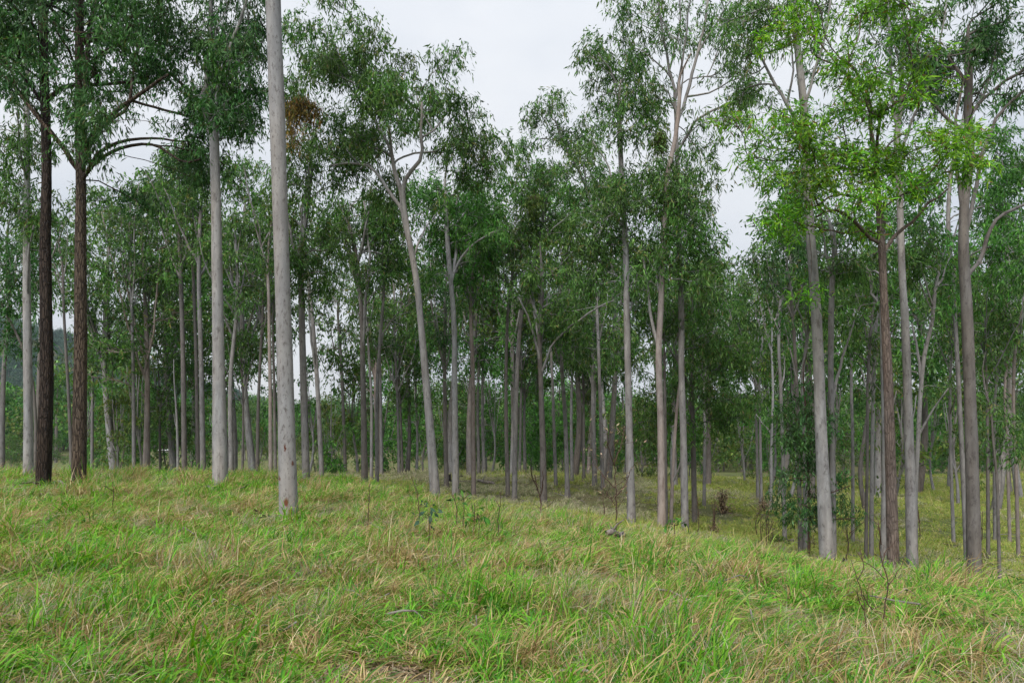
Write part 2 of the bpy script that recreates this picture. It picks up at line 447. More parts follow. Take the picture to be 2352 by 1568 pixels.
# ------------------------------------------------------------------ tree growth
class Skeleton:
    def __init__(self):
        self.p = np.zeros((4096, 3)); self.par = np.full(4096, -1, int); self.plen = np.zeros(4096)
        self.dir = np.zeros((4096, 3)); self.ok = np.zeros(4096, bool); self.rmin = np.zeros(4096); self.n = 0
        self.trunk = np.zeros(4096, bool)
    def add(self, p, par, ok=True, rmin=0.0, trunk=False):
        i = self.n
        if i >= len(self.p):
            for a in ('p', 'dir'):
                setattr(self, a, np.vstack([getattr(self, a), np.zeros_like(getattr(self, a))]))
            self.par = np.r_[self.par, np.full(len(self.par), -1)]
            for a in ('plen', 'rmin'): setattr(self, a, np.r_[getattr(self, a), np.zeros(len(getattr(self, a)))])
            for a in ('ok', 'trunk'): setattr(self, a, np.r_[getattr(self, a), np.zeros(len(getattr(self, a)), bool)])
        self.p[i] = p; self.par[i] = par; self.ok[i] = ok; self.rmin[i] = rmin; self.trunk[i] = trunk
        if par >= 0:
            d = p - self.p[par]; l = np.linalg.norm(d)
            self.dir[i] = d / (l + 1e-9)
            self.plen[i] = 0 if trunk else self.plen[par] + l
        else:
            self.dir[i] = (0, 0, 1)
        self.n += 1
        return i
    def grow_to(self, q, seg, rng, bf=0.35, wig=0.06, upbias=0.3):
        n = self.n
        d = q - self.p[:n]
        L = np.linalg.norm(d, axis=1) + 1e-6
        cosang = (d * self.dir[:n]).sum(1) / L
        cost = L * (1.35 - 0.45 * cosang) + bf * self.plen[:n] + np.where(d[:, 2] < -0.15 * L, 0.6 * L, 0)
        cost[~self.ok[:n]] = 1e9
        i = int(np.argmin(cost))
        a = self.p[i]; l = L[i]
        m = max(1, int(math.ceil(l / seg)))
        c = a + self.dir[i] * l * 0.35 + np.array([0, 0, upbias * l * 0.25]) + rng.normal(0, wig * l, 3)
        j = i
        for k in range(1, m + 1):
            t = k / m
            pt = (1 - t) ** 2 * a + 2 * t * (1 - t) * (0.5 * c + 0.5 * (a + q) / 2) + t * t * q
            if k < m: pt = pt + rng.normal(0, wig * 0.35 * l / m + 0.01, 3)
            j = self.add(pt, j)
        return j

def leaves_at(C, spread, nl, L, W, pal, rng, droop=0.85, tints=None):
    """C clump centres (k,3); returns V, Q, colours"""
    k = len(C); n = k * nl
    base = np.repeat(C, nl, 0)
    # three hanging strands per clump, leaves set along them
    ns = 3 * k
    sd = rng.normal(0, 0.75, (ns, 3)); sd[:, 2] = sd[:, 2] * 0.5 - 0.75 * droop
    sd /= np.linalg.norm(sd, axis=1, keepdims=True) + 1e-9
    so = rng.normal(0, 0.75, (ns, 3)) * spread
    so[:, 2] += 0.6 * spread
    sl = spread * rng.uniform(1.6, 3.4, ns)
    si = np.repeat(np.arange(k), nl) * 3 + rng.integers(0, 3, n)
    u = rng.uniform(0, 1, n)
    bendv = np.array([0, 0, -1.0])
    off = so[si] + sd[si] * (u * sl[si])[:, None] + bendv * ((u ** 2) * sl[si] * 0.35)[:, None] + rng.normal(0, 0.28, (n, 3)) * spread
    base = base + off
    d = sd[si] * 0.55 + rng.normal(0, 1, (n, 3)) * 0.42
    d[:, 2] -= droop * 0.55
    d /= np.linalg.norm(d, axis=1, keepdims=True) + 1e-9
    r = rng.normal(0, 1, (n, 3)); s = np.cross(d, r); s /= np.linalg.norm(s, axis=1, keepdims=True) + 1e-9
    nrm = np.cross(d, s)
    l = L * rng.uniform(0.5, 1.45, (n, 1)); w = W * rng.uniform(0.6, 1.4, (n, 1))
    bend = rng.uniform(-0.12, 0.12, (n, 1)) * l
    v0 = base; v2 = base + d * l + nrm * bend
    mid = base + d * l * 0.42
    v1 = mid + s * w * 0.5 + nrm * w * 0.18; v3 = mid - s * w * 0.5 + nrm * w * 0.18
    V = np.stack([v0, v1, v2, v3], 1).reshape(-1, 3)
    Q = np.arange(n * 4).reshape(-1, 4)
    col = pal_pick(pal, n, rng)
    ct = np.repeat(rng.uniform(0.78, 1.25, (k, 1)) * (1 + rng.normal(0, 0.05, (k, 3))), nl, 0)
    if tints is not None: ct = ct * np.repeat(tints, nl, 0)
    col = np.clip(col * ct, 0.004, 0.6)
    return V, Q, np.repeat(col, 4, 0)

TRI = [0]
def grow_tree(trunk, trad, limbs, clusters, rng, scale, pal, leaf, fork=0.55, bf=0.35, cov=1.5, sides=12, ridges=False, droop=0.85,
              seg=0.4, nl=26, split=True, rough_r=0.0, upbias=0.3, twig_r=0.006, spread=0.82):
    """all in metres, local to the tree's base. returns dict of (V,Q[,col]) for trunk, limbs list, crown"""
    sk = Skeleton()
    step = 0.25 if sides >= 12 else 0.6
    TP, TR = resample(trunk, step * max(1, scale * 0.8), trad)
    ids = []
    nt_ = len(TP)
    for i in range(nt_):
        ids.append(sk.add(TP[i], ids[-1] if ids else -1, ok=(i >= fork * nt_), rmin=TR[i], trunk=True))
    for pts, r0, r1 in limbs:
        pts = np.asarray(pts, float)
        i0 = int(np.argmin(np.linalg.norm(sk.p[:sk.n] - pts[0], axis=1)))
        LP = resample(np.vstack([sk.p[i0][None], pts[1:]]), seg)
        j = i0
        for t, q in enumerate(LP[1:]):
            f = (t + 1) / (len(LP) - 1)
            j = sk.add(q + rng.normal(0, 0.012 * scale, 3), j, rmin=r0 * (1 - f) + r1 * f)
    top = TP[-1]
    clusters = sorted(clusters, key=lambda c: np.linalg.norm(np.asarray(c[0]) - top))
    L, W = leaf
    tips, cl_c = [], []
    for cc in clusters:
        c, rad = cc[0], cc[1]
        ccov = cc[2] if len(cc) > 2 else cov
        c = np.asarray(c, float); rad = np.asarray(rad, float)
        sk.grow_to(c - np.array([0, 0, 0.35 * rad[2]]), seg, rng, bf, upbias=upbias)
        area = np.pi * rad[0] * rad[2]
        nleaf = ccov * area / (0.5 * L * W * 0.72)
        nc = max(3, int(nleaf / nl))
        u = rng.normal(0, 0.58, (nc, 3)); u[:, 2] = np.where(u[:, 2] < 0, u[:, 2] * 1.25, u[:, 2] * 0.85)
        ul = np.linalg.norm(u, axis=1, keepdims=True); u *= np.minimum(1, 1.3 / (ul + 1e-6))
        pts = c + u * rad
        pts = pts[np.argsort(np.linalg.norm(pts - sk.p[sk.n - 1], axis=1))]
        tint = np.clip(1 + rng.normal(0, 0.12), 0.7, 1.35) * (1 + rng.normal(0, 0.04, 3))
        for q in pts:
            tips.append(sk.grow_to(q, seg * 0.8, rng, bf * 0.6, 0.08, upbias))
            cl_c.append(tint)
    n = sk.n
    cnt = np.zeros(n)
    for t in tips: cnt[t] += 1
    for i in range(n - 1, 0, -1):
        cnt[sk.par[i]] += cnt[i]
    N = max(cnt.max(), 1)
    i_fork = min(int(fork * nt_), nt_ - 1)
    r = TR[i_fork] * 0.8 * (np.maximum(cnt, 0.5) / N) ** 0.44
    r = np.maximum(r, twig_r * scale)
    r = np.where(sk.trunk[:n], sk.rmin[:n], np.maximum(r, sk.rmin[:n]))
    for i in range(n):                                        # a child is never thicker than its parent
        if sk.par[i] >= 0 and not sk.trunk[i]:
            r[i] = min(r[i], r[sk.par[i]] * (0.75 if sk.trunk[sk.par[i]] else 1.0))
    kids = [[] for _ in range(n)]
    for i in range(1, n): kids[sk.par[i]].append(i)
    # trunk mesh
    rf = None
    if ridges:
        ph = rng.uniform(0, 6.28, 40); fr = rng.integers(9, 17, 40)
        def rf(ii, th):
            a = np.zeros((len(ii), len(th)))
            for k in range(14):
                a += 0.013 * np.sin(fr[k] * th[None] + ph[k] + 0.6 * np.sin(ii[:, None] * 0.23 * (1 + k * 0.13) + ph[k + 14]))
            return a + 0.03 * np.sin(2 * th[None] + ii[:, None] * 0.11 + ph[0]) + rng.normal(0, 0.012, a.shape)
    elif sides >= 12:
        zz = TP[:, 2]; kn = [(rng.uniform(0.5, zz[-1]), rng.uniform(0, 6.28), rng.uniform(0.05, 0.12)) for _ in range(9)]
        p0 = rng.uniform(0, 6.28, 6); nb_ = int(rng.integers(4, 7))
        def rf(ii, th):
            z = zz[ii][:, None]; t = th[None]
            a = 0.022 * np.sin(2 * t + z * 0.5 + p0[0]) + 0.018 * np.sin(3 * t - z * 0.9 + p0[1]) + 0.012 * np.sin(z * 2.3 + p0[2])
            a = a + 0.16 * np.exp(-np.maximum(z, 0) / 0.28) * (0.5 + 0.5 * np.cos(nb_ * t + p0[3] + 0.4 * np.sin(t + p0[4])))
            for (kz_, kt_, ka_) in kn:
                dt = np.angle(np.exp(1j * (t - kt_)))
                a = a + ka_ * np.exp(-((z - kz_) / 0.12) ** 2 - (dt / 0.45) ** 2)
            return a
    trunk_m = tube(TP, TR, sides, rough_r, rng, ridges=rf)
    # limb chains, grouped by the trunk child they start from
    groups = []
    def chains_from(i):
        out, stack = [], [(sk.par[i], i)]
        while stack:
            a, b = stack.pop()
            ch = [a, b]
            while kids[b]:
                ks = sorted(kids[b], key=lambda k: -r[k])
                for k in ks[1:]: stack.append((b, k))
                b = ks[0]; ch.append(b)
            out.append(ch)
        return out
    for i in range(n):
        if sk.trunk[i]:
            for k in kids[i]:
                if not sk.trunk[k]: groups.append((r[k], chains_from(k)))
    groups.sort(key=lambda g: -g[0])
    limb_ms = []
    for rk, chs in groups:
        ms = []
        for ch in chs:
            P = sk.p[ch]; R = r[ch].copy()
            R[0] = min(R[0], R[1] * 1.25) if len(R) > 1 else R[0]
            s = 8 if R[0] > 0.05 * scale else (5 if R[0] > 0.018 * scale else 3)
            ms.append(tube(P, R, s, 0, rng, cap=(s > 3)))
        limb_ms.append(merge(ms))
    if limb_ms and not split:
        limb_ms = [merge(limb_ms)]
    elif len(limb_ms) > 9:
        limb_ms = limb_ms[:8] + [merge(limb_ms[8:])]
    crown = None
    if tips:
        C = sk.p[tips]
        crown = leaves_at(C, L * spread, nl, L, W, pal, rng, droop, np.array(cl_c))
    TRI[0] += 2 * (len(trunk_m[1]) + sum(len(q[1]) for q in limb_ms) + (len(crown[1]) if crown else 0))
    return dict(trunk=trunk_m, limbs=limb_ms, crown=crown)

def place_tree(name, base, parts, bark, label, cat='tree', group=None, limb_bark=None):
    e = link(name, None, loc=tuple(base))
    e.empty_display_size = 0.5
    tag(e, label, cat, group)
    link('trunk', make_mesh('trunk', *parts['trunk'], BARK[bark], smooth=True), e)
    nl_ = len(parts['limbs'])
    for i, (V, Q) in enumerate(parts['limbs']):
        rest = (i == nl_ - 1) and (nl_ == 1 or nl_ >= 9)
        o = link('branches' if rest else 'limb', make_mesh('limb', V, Q, BARK[limb_bark or bark], smooth=True), e)
        if rest: o['kind'] = 'stuff'
    if parts['crown'] is not None:
        V, Q, c = parts['crown']
        tag(link('crown', make_mesh('crown', V, Q, MAT_LEAF, c), e), kind='stuff')
    return e

def auto_clusters(cx, cy, rx, ry, n, rng, size=0.30):
    """n foliage clumps filling an uneven crown (picture units)"""
    out = []
    for i in range(n):
        a = rng.uniform(0, 2 * math.pi); q = math.sqrt(rng.uniform(0.02, 1)) * 0.98
        s = rng.uniform(0.7, 1.3) * size
        out.append((cx + rx * q * math.cos(a), cy + ry * q * math.sin(a), rx * s * rng.uniform(0.9, 1.3), min(ry, rx * 1.1) * s * rng.uniform(0.7, 1.0)))
    return out

BASES = []
def key_tree(name, label, d, w, path, bark='grey', cl=(), auto=None, limbs=(), pal='gum', fork=0.6, cov=1.5, lf=1.0, seed=0, group=None, droop=1.05,
             flare=1.42, cat='tree', depth=0.75, bf=0.35, limb_bark=None, upbias=0.3, nl=26, dy=0.0):
    rng = np.random.default_rng(1000 + seed * 7 + int(path[0][0] * 3))
    X = (path[0][0] - CX) / F * d
    z0 = gz(X, d)
    base = np.array([X, d, z0])
    BASES.append((X, d, z0, w[0] / F * d / 2))
    pts = [np.array([0, 0, -0.3])]
    ys = []
    drift = rng.normal(0, 0.02)
    for (x, y) in path[1:]:
        q = p3(x, y, d) - base
        q[1] += drift * q[2]
        pts.append(q)
    # widths
    s = np.r_[0, np.cumsum([np.linalg.norm(pts[i + 1] - pts[i]) for i in range(len(pts) - 1)])]
    r0, r1 = w[0] / F * d / 2, w[1] / F * d / 2
    pts.insert(1, pts[0] + (pts[1] - pts[0]) * min(0.25, 0.9 / s[-1]))
    s = np.r_[0, np.cumsum([np.linalg.norm(pts[i + 1] - pts[i]) for i in range(len(pts) - 1)])]
    f = s / s[-1]
    rad = r0 * 0.86 * (1 - f) + r1 * f
    rad[0] = r0 * flare; rad[1] = r0 * 0.94
    rad = rad * np.r_[1, 1, rng.uniform(0.96, 1.05, len(rad) - 2)]
    tipd = (pts[-1] - pts[-2]) / np.linalg.norm(pts[-1] - pts[-2])
    ext = 0.9 * (d / 20.0)
    pts.append(pts[-1] + tipd * ext * 0.6 + rng.normal(0, 0.08, 3) * ext); pts.append(pts[-1] + tipd * ext * 0.6 + rng.normal(0, 0.15, 3) * ext)
    rad = np.r_[rad, rad[-1] * 0.62, rad[-1] * 0.3]
    C = []
    allc = list(cl); nh = len(allc)
    if auto is not None: allc += auto_clusters(*auto, rng)
    limbs = list(limbs)
    if auto is not None:                                   # upswept limbs carrying the crown
        ax, ay, arx, ary = auto[:4]
        py_ = np.array([q[1] for q in path])[::-1]; px_ = np.array([q[0] for q in path])[::-1]
        for k in range(3 + int(rng.integers(0, 3))):
            ys_ = float(np.clip(ay + ary * rng.uniform(0.35, 1.15), py_[0] + 5, py_[0] + 0.55 * (py_[-1] - py_[0])))
            xs_ = float(np.interp(ys_, py_, px_))
            ye = ay - ary * rng.uniform(0.15, 0.85); hgt_ = ys_ - ye
            if hgt_ < 30: continue
            dx = arx * rng.uniform(0.25, 0.95) * (1 if k % 2 else -1)
            limbs.append(([(xs_, ys_), (xs_ + dx * 0.38, ys_ - hgt_ * 0.3), (xs_ + dx * 0.72 + rng.normal(0, 4), ys_ - hgt_ * 0.68), (xs_ + dx, ye)], w[0] * rng.uniform(0.34, 0.5), 1.6))
    if limb_bark is None: limb_bark = {'grey': 'pale', 'dusky': 'grey', 'pink': 'pale'}.get(bark)
    if allc and cat != 'dead tree':
        for lm in limbs:
            ex, ey = lm[0][-1]
            if ey < 1000: allc.append((ex, ey, 20, 15)); allc.append((ex + rng.uniform(-22, 22), ey - rng.uniform(8, 26), 17, 13))
    hx = [c[0] for c in allc]
    halfw = (max(hx) - min(hx)) / 2 / F * d if allc else 1
    for ci, c in enumerate(allc):
        q = p3(c[0], c[1], d) - base
        fx = (c[0] - np.mean(hx)) / (max(hx) - min(hx) + 1e-6) * 2
        q[1] += rng.uniform(-1, 1) * depth * halfw * math.sqrt(max(0.1, 1 - fx * fx))
        kz = 1.06 if (ci < nh and pal != 'lime') else 0.97
        rx, ry = kz * c[2] / F * d, (kz if pal != 'lime' else 0.74) * c[3] / F * d
        q[1] += dy
        C.append((q, (rx, 0.5 * (rx + ry), ry), cov * (1.32 if ci < nh else 0.85)))
    LB = []
    for lm in limbs:
        lp, a, b = lm[0], lm[1], lm[2]
        dd = rng.uniform(-0.8, 0.8) * (d / 22)
        P = [p3(x, y, d) - base + np.array([0, dd * i / (len(lp) - 1) * 1.2, 0]) for i, (x, y) in enumerate(lp)]
        LB.append((P, a / F * d / 2, b / F * d / 2))
    scale = (d / 20.0) ** 0.75
    leaf = (0.185 * lf * (d / 20) ** 0.6, 0.038 * lf * (d / 20) ** 0.75)
    near = d < 30
    parts = grow_tree(pts, rad, LB, C, rng, scale, pal, leaf, fork, bf, cov, sides=(20 if w[0] > 20 else 12 if w[0] > 10 else 8),
                      ridges=bark in ('brown', 'black', 'flaky'), droop=droop, seg=0.35 * scale, split=near, rough_r=0.006, upbias=upbias, nl=nl)
    return place_tree(name, base, parts, bark, label, cat, group, limb_bark)

# ------------------------------------------------------------------ the trees one can tell apart (picture units, distance in metres)
K = key_tree
# --- left edge group
K('ironbark_tree', 'black furrowed ironbark trunk, darkest trunk near the left edge', 21, (33, 17),
  [(98, 1100), (105, 870), (100, 560), (102, 400), (98, 250), (92, 100), (88, -60)], 'black', pal='dark', fork=0.62, cov=1.5,
  limbs=[([(108, 225), (150, 190), (200, 184), (260, 172), (330, 170)], 10, 5), ([(205, 184), (240, 150), (310, 140)], 7, 4),
         ([(96, 240), (60, 190), (20, 150), (-30, 120)], 9, 4)],
  cl=[(25, 70, 60, 50), (80, 40, 60, 45), (60, 120, 55, 40), (10, 150, 45, 35), (130, 20, 50, 40), (110, 160, 40, 30), (70, -40, 70, 50), (150, -50, 60, 50),
      (-40, 40, 60, 50), (190, -30, 50, 40), (345, 165, 40, 30), (30, 20, 50, 40), (20, 215, 30, 20)], seed=1)
K('stringybark_tree', 'brown furrowed trunk forking low into crooked limbs, beside the black trunk', 20.5, (33, 17),
  [(181, 1107), (180, 870), (176, 600), (173, 400), (168, 250), (165, 100), (160, -60)], 'brown', pal='dark', fork=0.55, cov=1.55,
  limbs=[([(172, 395), (140, 332), (85, 265), (40, 205), (0, 160)], 12, 7),
         ([(176, 395), (210, 335), (245, 290), (300, 250), (360, 215), (405, 190)], 14, 6),
         ([(245, 290), (285, 250), (295, 190), (300, 120), (305, 50)], 8, 4),
         ([(182, 415), (230, 370), (300, 340), (360, 340), (400, 360), (440, 385), (476, 380)], 9, 4),
         ([(180, 402), (230, 350), (290, 325), (350, 320), (430, 330)], 9, 4),
         ([(168, 260), (185, 180), (182, 60), (190, -40)], 14, 8),
         ([(325, 236), (370, 245), (420, 252), (460, 245)], 6, 3)],
  cl=[(230, 50, 55, 45), (290, 20, 60, 40), (350, 50, 60, 45), (400, 100, 55, 45), (340, 110, 50, 35), (420, 40, 50, 45), (400, 165, 60, 35),
      (350, 160, 45, 30), (300, 70, 50, 40), (455, 150, 45, 40), (440, 225, 50, 35), (490, 205, 40, 35), (385, 225, 50, 35), (270, 225, 30, 28), (280, 275, 45, 35),
      (330, 290, 45, 32), (240, 320, 35, 25), (300, 330, 40, 25), (380, 300, 50, 32), (345, 368, 55, 26), (290, 390, 45, 28), (255, 415, 40, 28), (415, 345, 40, 30),
      (400, 372, 25, 18), (120, 245, 32, 25), (220, 230, 35, 20), (150, 100, 40, 50), (200, 110, 40, 40), (220, 140, 35, 25), (250, -30, 60, 40), (350, -30, 60, 40), (500, 250, 40, 30)], seed=2)
K('spotted_gum', 'tall pale gum with dark flecked trunk, left of the thick scarred one', 19.8, (36, 19),
  [(507, 1103), (498, 800), (493, 600), (489, 450), (484, 320), (481, 250)], 'pale', pal='dark', fork=0.9, cov=1.6,
  limbs=[([(483, 300), (468, 255), (474, 150), (476, 60), (475, -30)], 15, 9), ([(483, 290), (505, 200), (540, 100), (570, 30), (595, -30)], 10, 6),
         ([(486, 340), (470, 290), (462, 255), (450, 210)], 9, 4), ([(482, 262), (530, 230), (575, 212), (612, 210)], 5, 2)],
  cl=[(455, 60, 50, 45), (510, 40, 45, 45), (545, 90, 45, 45), (580, 50, 30, 45), (575, 120, 35, 40), (520, 130, 45, 40), (480, 120, 45, 40), (540, 180, 45, 40), (580, 180, 25, 35),
      (500, 180, 40, 35), (550, 240, 45, 40), (520, 270, 40, 30), (560, 290, 35, 26), (480, 215, 35, 30), (590, 235, 22, 28), (600, 20, 15, 30), (500, -20, 60, 30), (560, -20, 50, 30)], seed=3)
K('spotted_gum', 'thick pale grey gum trunk with rust-red scars, the closest to the viewer', 14.5, (45, 30),
  [(665, 1175), (655, 900), (645, 600), (635, 300), (627, 100), (621, -60), (617, -330)], 'pale_scarred', pal='gum', fork=0.93, cov=1.2,
  limbs=[([(620, -180), (560, -260), (500, -330)], 12, 6), ([(619, -230), (690, -320), (740, -400)], 12, 6)],
  cl=[(480, -360, 90, 60), (560, -400, 90, 60), (640, -450, 100, 70), (720, -430, 90, 60), (780, -420, 80, 60), (600, -350, 70, 50)], seed=4)
K('spotted_gum', 'pale smooth gum just left of the black furrowed trunk', 24, (23, 11),
  [(65, 1090), (62, 950), (58, 800), (52, 600), (50, 400), (47, 250), (44, 130)], 'pale', pal='gum', fork=0.6,
  limbs=[([(47, 255), (30, 215), (14, 180)], 6, 3), ([(55, 700), (75, 560), (90, 520)], 6, 4), ([(52, 420), (65, 340), (80, 270)], 6, 3)],
  cl=[(20, 330, 45, 30), (60, 330, 35, 30), (90, 350, 30, 35), (15, 400, 40, 35), (90, 520, 30, 30), (110, 460, 25, 30), (40, 480, 40, 35), (20, 100, 40, 30), (70, 110, 30, 30)], seed=5)
K('forest_gum', 'slim grey gum cut by the left edge of the picture', 34, (13, 6),
  [(4, 1085), (8, 850), (18, 720), (14, 560)], 'grey', auto=(10, 560, 70, 150, 14), fork=0.5, seed=6)
K('forest_gum', 'brownish grey trunk half hidden behind the black furrowed one', 30, (14, 8),
  [(84, 1090), (88, 900), (92, 760), (96, 640)], 'dusky', auto=(70, 600, 65, 110, 12), fork=0.5, pal='dark', seed=7)
K('understory_tree', 'crooked small dark-leaved tree with low boughs beside the left edge', 26, (9, 5),
  [(80, 1090), (84, 960), (74, 850), (50, 780), (20, 720)], 'dusky', pal='dark', fork=0.45,
  cl=[(20, 640, 32, 24), (60, 620, 35, 24), (40, 690, 40, 24), (10, 730, 25, 20), (75, 700, 25, 22), (70, 770, 22, 18), (30, 780, 28, 20), (5, 800, 20, 16), (95, 650, 18, 22), (60, 820, 16, 12), (15, 560, 30, 25)], seed=8)
K('forest_gum', 'thin dark trunk leaning in just left of the brown furrowed one', 40, (9, 5),
  [(166, 1090), (160, 900), (152, 700), (150, 600)], 'dusky', auto=(160, 560, 55, 110, 14), fork=0.45, seed=9)
# --- behind the crest between the left pair and the scarred gum
K('forest_gum', 'slim pale gum standing third right of the brown furrowed trunk', 46, (10, 6),
  [(308, 1092), (305, 850), (300, 660), (296, 520)], 'grey', auto=(295, 560, 75, 150, 20), fork=0.35, seed=10)
K('forest_gum', 'slim straight pale gum between two grey ones left of the flecked gum', 50, (9, 5),
  [(341, 1090), (338, 850), (336, 740), (340, 600)], 'pale', auto=(350, 640, 55, 130, 14), fork=0.4, seed=11)
K('forest_gum', 'dark slender gum with a single straight stem left of the paired trunks', 42, (13, 8),
  [(424, 1093), (421, 800), (416, 600), (412, 430)], 'dusky', auto=(405, 500, 75, 130, 22), fork=0.45, seed=12)
K('forest_gum', 'grey gum of the close pair just left of the tall flecked gum', 40, (14, 8),
  [(467, 1093), (462, 800), (458, 640), (462, 500)], 'grey', auto=(455, 520, 60, 120, 18), fork=0.5, seed=13)
K('forest_gum', 'dusky gum behind the close pair left of the tall flecked gum', 43, (10, 6),
  [(455, 1090), (452, 800), (446, 600), (440, 440)], 'dusky', auto=(420, 400, 60, 70, 12), fork=0.6, seed=14)
K('dead_snag', 'short broken pale dead stem left of the dark slender gum', 46, (7, 5),
  [(409, 1090), (408, 1000), (405, 925)], 'pale', fork=0.9, cat='dead tree', limbs=[([(406, 1000), (398, 975), (390, 950)], 3, 1)], seed=15)
K('forest_gum', 'thin grey gum second right of the brown furrowed trunk', 52, (9, 5),
  [(256, 1090), (258, 850), (250, 740), (255, 640)], 'grey', auto=(250, 760, 60, 110, 14), fork=0.35, seed=16)
K('forest_gum', 'thin pale gum standing first right of the brown furrowed trunk', 55, (8, 5),
  [(211, 1090), (214, 900), (217, 800)], 'grey', auto=(215, 830, 45, 90, 10), fork=0.4, seed=17)
K('forest_gum', 'grey gum just right of the tall flecked gum', 38, (12, 7),
  [(531, 1093), (528, 850), (540, 700), (536, 560)], 'grey', auto=(545, 620, 60, 130, 18), fork=0.45, seed=18)
K('forest_gum', 'thin dark gum midway between the flecked gum and the scarred one', 46, (7, 4),
  [(557, 1093), (559, 920), (556, 800)], 'dusky', auto=(562, 850, 40, 90, 10), fork=0.4, seed=19)
K('forest_gum', 'slender gum leaning right, midway between flecked and scarred gums', 44, (10, 6),
  [(591, 1093), (594, 930), (599, 830), (606, 700)], 'dusky', auto=(600, 620, 55, 130, 16), fork=0.5, seed=20)
K('forest_gum', 'brownish gum closest on the left of the thick scarred gum', 38, (11, 6),
  [(622, 1093), (619, 900), (614, 700), (612, 560)], 'pink', auto=(600, 480, 60, 130, 18), fork=0.55, seed=21)
K('forest_gum', 'dark thin gum touching the left side of the thick scarred gum', 41, (9, 5),
  [(633, 1093), (630, 900), (628, 700)], 'dusky', auto=(640, 680, 40, 90, 10), fork=0.55, seed=22)
# --- right of the scarred gum
K('young_gum', 'light green young gum standing alone in the gap right of the scarred gum', 46, (5, 3),
  [(763, 1092), (762, 1045), (760, 985)], 'grey', auto=(760, 1030, 26, 50, 12), fork=0.3, pal='green', seed=80, cat='sapling')
K('spotted_gum', 'straight grey gum next right of the thick scarred trunk', 27, (20, 11),
  [(704, 1103), (697, 900), (691, 700), (690, 560), (702, 480), (709, 400)], 'grey', fork=0.55,
  limbs=[([(690, 620), (676, 560), (668, 470), (672, 400)], 7, 3), ([(690, 560), (686, 480), (690, 420), (684, 330)], 5, 3), ([(704, 470), (740, 430), (780, 425)], 4, 2)],
  cl=[(640, 470, 35, 40), (670, 520, 35, 35), (735, 560, 40, 35), (690, 600, 45, 30), (755, 610, 35, 35), (660, 640, 35, 30), (720, 660, 35, 28), (650, 400, 30, 35), (730, 470, 35, 30),
      (690, 430, 30, 25), (660, 330, 22, 30), (700, 350, 25, 25), (760, 520, 30, 25), (668, 240, 28, 28), (700, 220, 25, 22), (745, 400, 30, 22), (680, 200, 22, 18)], seed=23)
K('forest_gum', 'slender grey gum leaning left, second right of the scarred trunk', 37, (13, 7),
  [(740, 1103), (729, 900), (716, 730), (704, 620), (700, 560)], 'grey', auto=(715, 560, 60, 90, 14), fork=0.7,
  limbs=[([(726, 850), (718, 760), (720, 690), (728, 640)], 6, 3)], seed=24)
K('forest_gum', 'thin dark gum alone halfway to the clustered stems', 50, (9, 5),
  [(794, 1098), (788, 900), (784, 800), (780, 700)], 'dusky', auto=(785, 740, 60, 120, 16), fork=0.35, seed=25)
K('forest_gum', 'dark twin-stemmed gum at the front of the clustered stems', 33, (17, 8),
  [(838, 1108), (834, 850), (830, 700), (821, 600), (810, 540)], 'dusky', fork=0.62,
  limbs=[([(834, 850), (840, 700), (852, 600), (846, 520), (842, 470)], 9, 4), ([(832, 720), (812, 620), (790, 560), (778, 520)], 5, 3), ([(838, 720), (870, 650), (900, 610)], 4, 2)],
  auto=(835, 540, 85, 120, 26), seed=26)
K('forest_gum', 'palest stem among the clustered stems right of the dark twin', 34, (10, 6),
  [(866, 1106), (869, 850), (880, 720), (884, 640)], 'grey', limbs=[([(875, 770), (905, 735), (942, 706)], 4, 2)], auto=(885, 580, 55, 100, 16), fork=0.6, seed=27)
K('forest_gum', 'thin stem squeezed behind the dark twin-stemmed gum', 42, (8, 5),
  [(853, 1100), (852, 900), (846, 800), (838, 700)], 'grey', auto=(850, 690, 50, 90, 12), fork=0.5, seed=28)
K('forest_gum', 'rear stem at the right side of the clustered stems', 45, (9, 5),
  [(877, 1098), (874, 900), (872, 760), (876, 650)], 'grey', auto=(890, 760, 50, 90, 12), fork=0.5, seed=29)
K('forest_gum', 'paired slim grey gum midway between the cluster and the leaning gum', 48, (8, 5),
  [(917, 1092), (914, 950), (911, 850), (905, 700)], 'grey', auto=(915, 800, 50, 100, 12), fork=0.5, seed=30)
K('forest_gum', 'dark slim partner of the pair left of the leaning gum', 50, (7, 4),
  [(925, 1090), (921, 950), (918, 850), (922, 720)], 'dusky', auto=(935, 860, 45, 90, 10), fork=0.5, seed=31)
